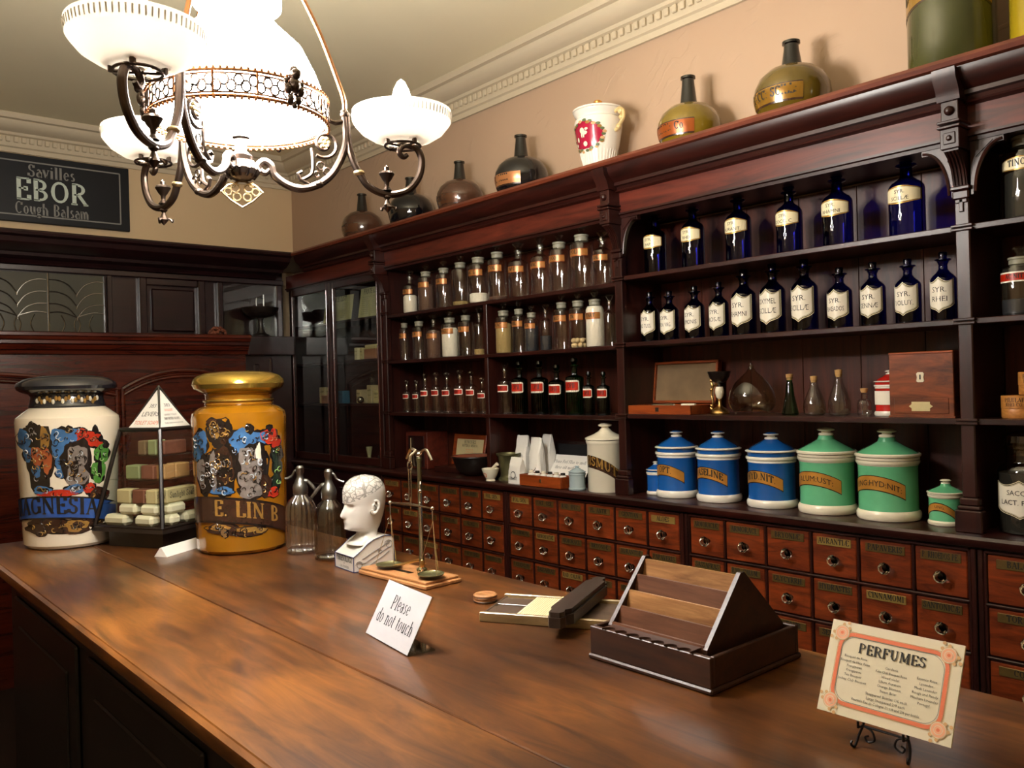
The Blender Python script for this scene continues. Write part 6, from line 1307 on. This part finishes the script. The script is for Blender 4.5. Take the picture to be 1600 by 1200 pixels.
t.ell(-.0, .165, .098, .055, mp(.001), 'rose', 16, nv=5); t.ell(.02, .14, .045, .03, mp(.0013), 'rose', 12, nv=3)
random.seed(11)
for k in range(34):
    a = 2*PI*k/34; t.ell(-.0+.098*math.cos(a)+random.uniform(-.006, .006), .16+.058*math.sin(a)+random.uniform(-.005, .005), .010, .006, mp(.0016+.0001*k), ['leaf', 'tan', 'leaf', 'jgold'][k % 4], 6, nv=1)
for (u, z, w_, h_) in ((.0, .182, .012, .012), (.012, .172, .014, .008), (-.004, .164, .004, .01), (.006, .163, .004, .01), (.022, .186, .008, .005), (-.03, .15, .006, .01), (.01, .128, .011, .01), (-.045, .13, .006, .006)): t.ell(u, z, w_, h_, mp(.0055), 'cream', 8, nv=1)
t.build('rose_panel', ur)
gj = thing('tall_green_jar', 'huge dark green glass jar with an ochre label band, cut by the top edge', 'jar', (2.585, 1.0, ZT)); r = .117
pg = [(r*.9, 0), (r*.98, .006), (r, .02), (r, .36), (r*.9, .39), (r*.6, .4)]
t = MB(); t.lathe(pg, 'greencarboy', 56); t.build('body', gj); t = MB(); t.lathe([(r*.6, .4), (r*.75, .41), (r*.75, .43), (0, .45)], 'ebony', 40); t.build('lid', gj)
t = MB(); xs = lin(-r*1.4, r*1.4, 26); zl = lambda u: .215-.02*(u/r)**2
t.strip(xs, lambda u: zl(u)-.006, lambda u: zl(u)+.1, wrap(r, PI, .0008), 'jbrown', 1); t.strip(xs, lambda u: zl(u), lambda u: zl(u)+.094, wrap(r, PI, .0014), 'ochrelab2', 1); mt = wrap(r, PI, .0022); t.text('DECOCT.', .05, lambda u, v: mt(u, zl(u)+.047+v), 'ink', 0, 0, True, .2, .08, maxw=r*2); t.build('label', gj)
yj = thing('tall_yellow_jar', 'huge ochre yellow glass jar at the top right corner of the shelving', 'jar', (2.585, .725, ZT))
t = MB(); t.lathe(pg, 'yellowj', 56); t.build('body', yj); t = MB(); t.lathe([(r*.6, .4), (r*.75, .41), (r*.75, .43), (0, .45)], 'ebony', 40); t.build('lid', yj)

# ------------------------------------------------------------------ inside the glazed cabinet
for nm, lab, y, z, x, w_, h, lean, dz in (('price_list', 'printed price sheet behind the left cabinet door', 4.545, 1.9005, 2.535, .34, .155, 9, .0), ('price_list', 'printed price sheet with a heavy heading behind the right cabinet door', 4.175, 1.9005, 2.535, .24, .175, 9, 0)):
    g = thing(nm, lab, 'paper', (x, y, z), 0, 'printed sheets in the cabinet'); X = Matrix.Rotation(math.radians(lean), 4, 'Y'); t = MB(); t.box((0, 0, h/2), (.0015, w_, h), 'paperg', 0, X); mp = lambda u, v: X @ Vector((-.0012, -u, v))
    t.text('PRICE LIST', .03, mp, 'ink', 0, h*.86, True, maxw=w_*.7)
    for k in range(9): t.text('tinct. pulv. ung. syr.', .009, mp, 'greyink', -w_*.24, h*.7-k*h*.07, False, maxw=w_*.42); t.text('extr. pil. liq. aq. ol.', .009, mp, 'greyink', w_*.24, h*.7-k*h*.07, False, maxw=w_*.42)
    t.build('sheet', g)
for nm, lab, ct_, mt_, y, z, w_, h, d_ in (('cream_carton', 'narrow cream carton, leftmost on the upper cabinet shelf', 'box', 'creamlab', 4.40, 1.66, .035, .075, .05), ('cream_carton', 'slim cream carton next to the brown one in the cabinet', 'box', 'papery', 4.34, 1.66, .03, .07, .05), ('brown_carton', 'brown carton with a pale top on the upper cabinet shelf', 'box', 'cartonp', 4.225, 1.66, .13, .06, .07), ('pale_carton', 'pale flat carton lying on the brown carton', 'box', 'papery', 4.225, 1.7205, .125, .025, .06), ('blue_book', 'blue cloth bound book at the right of the upper cabinet shelf', 'book', 'bluebook', 4.085, 1.66, .085, .13, .05),
        ('tall_carton', 'tall pale carton at the left of the lower cabinet shelf', 'box', 'carton', 4.83, 1.405, .07, .1, .05), ('tall_carton', 'dim pale carton second from left on the lower cabinet shelf', 'box', 'carton', 4.755, 1.405, .05, .1, .05), ('pink_carton', 'low pinkish carton before the left dim cartons', 'box', 'cartonp', 4.68, 1.405, .08, .05, .06), ('blue_carton', 'dim blue carton left of the cabinet mullion', 'box', 'bluebook', 4.60, 1.405, .06, .075, .05), ('buff_carton', 'buff carton right of the cabinet mullion', 'box', 'carton', 4.385, 1.405, .045, .08, .05), ('buff_carton', 'buff carton topped by a glass stopper bottle', 'box', 'carton', 4.262, 1.405, .05, .105, .05), ('buff_carton', 'dull buff carton beside the taller one', 'box', 'papery', 4.185, 1.405, .06, .075, .05), ('buff_carton', 'upright buff carton near the right cabinet stile', 'box', 'carton', 4.125, 1.405, .045, .075, .04), ('pink_carton', 'low pinkish carton at the right of the lower cabinet shelf', 'box', 'cartonp', 4.075, 1.405, .06, .03, .05)):
    t = MB(); t.box((0, 0, h/2), (d_, w_, h), mt_, .002)
    mp = lambda u, v: (-d_/2-.0006, -u, v)
    if w_ < .1: t.text('CHEMIST', w_*.18, mp, 'ink', 0, h*.7, True, maxw=w_*.75); t.text('LONDON', w_*.14, mp, 'ink', 0, h*.45, False, maxw=w_*.6)
    tag(t.build(nm, loc=(2.60 if 'low pinkish carton before' not in lab else 2.54, y, z)), lab, ct_, 'cartons in the glazed cabinet' if ct_ == 'box' else None)
b = bottle('scent_bottle', 'small stoppered bottle standing on a buff carton in the cabinet', 'bottle', None, 2.60, 4.262, 1.511, .018, .07, 'narrow', 'clear', None, None, None)
t = MB(); t.ball((0, 0, .02), .02, 'steel', 14); tag(t.build('glass_ball', loc=(2.56, 4.335, 1.4055)), 'small shiny ball on the lower cabinet shelf', 'ball')
b = bottle('measure_glass', 'tall thin glass measure on the cabinet floor behind the left door', 'glass', None, 2.57, 4.72, 1.051, .028, .2, 'narrow', 'clear', None, None, None)
t = MB(); t.lathe([(.014, 0), (.016, .003), (.004, .01), (.006, .02), (.018, .09), (.019, .1)], 'paperg', 20); tag(t.build('conical_measure', loc=(2.57, 4.27, 1.051)), 'small pale conical measure on the cabinet floor', 'measure')
t = MB(); t.shell([(.05, 0), (.052, .03), (.045, .06), (.025, .08), (.01, .09), (.01, .1)], 'clear', 28); t.lathe([(0, .002), (.05, .002), (.05, .005), (0, .005)], 'clear', 28); tag(t.build('glass_cloche', loc=(2.58, 4.10, 1.051)), 'small clear glass dome on the cabinet floor behind the right door', 'dome')

# ------------------------------------------------------------------ sign on the back wall
sg = thing('wall_sign', 'dark painted advertising sign for cough balsam high on the back wall', 'sign', (.75, 5.52, 2.70))
X0, X1, B0, B1 = .03, .893, -.195, .195
t = MB(); t.bx(X0, X1, -.025, .0, B0, B1, 'signblack', .003); t.build('board', sg)
t = MB(); sp = lambda u, v: (u, -.0262, v)
for z in (B0+.04, B1-.04): t.strip([X0+.04, X1-.055], lambda u: z-.004, lambda u: z+.004, sp, 'signgrey')
for x in (X0+.04, X1-.055): t.strip([x-.004, x+.004], lambda u: B0+.04, lambda u: B1-.04, sp, 'signgrey')
cx_ = .462
t.text('Savilles', .07, sp, 'signgrey', cx_, .098, True, .19, .06, maxw=.25); t.text('EBOR', .12, sp, 'signwhite', cx_, -.019, True, .17, .08, sx=1.1, maxw=.41); t.text('Cough Balsam', .068, sp, 'signgrey', cx_, -.122, True, .19, .06, maxw=.39); t.build('lettering', sg)
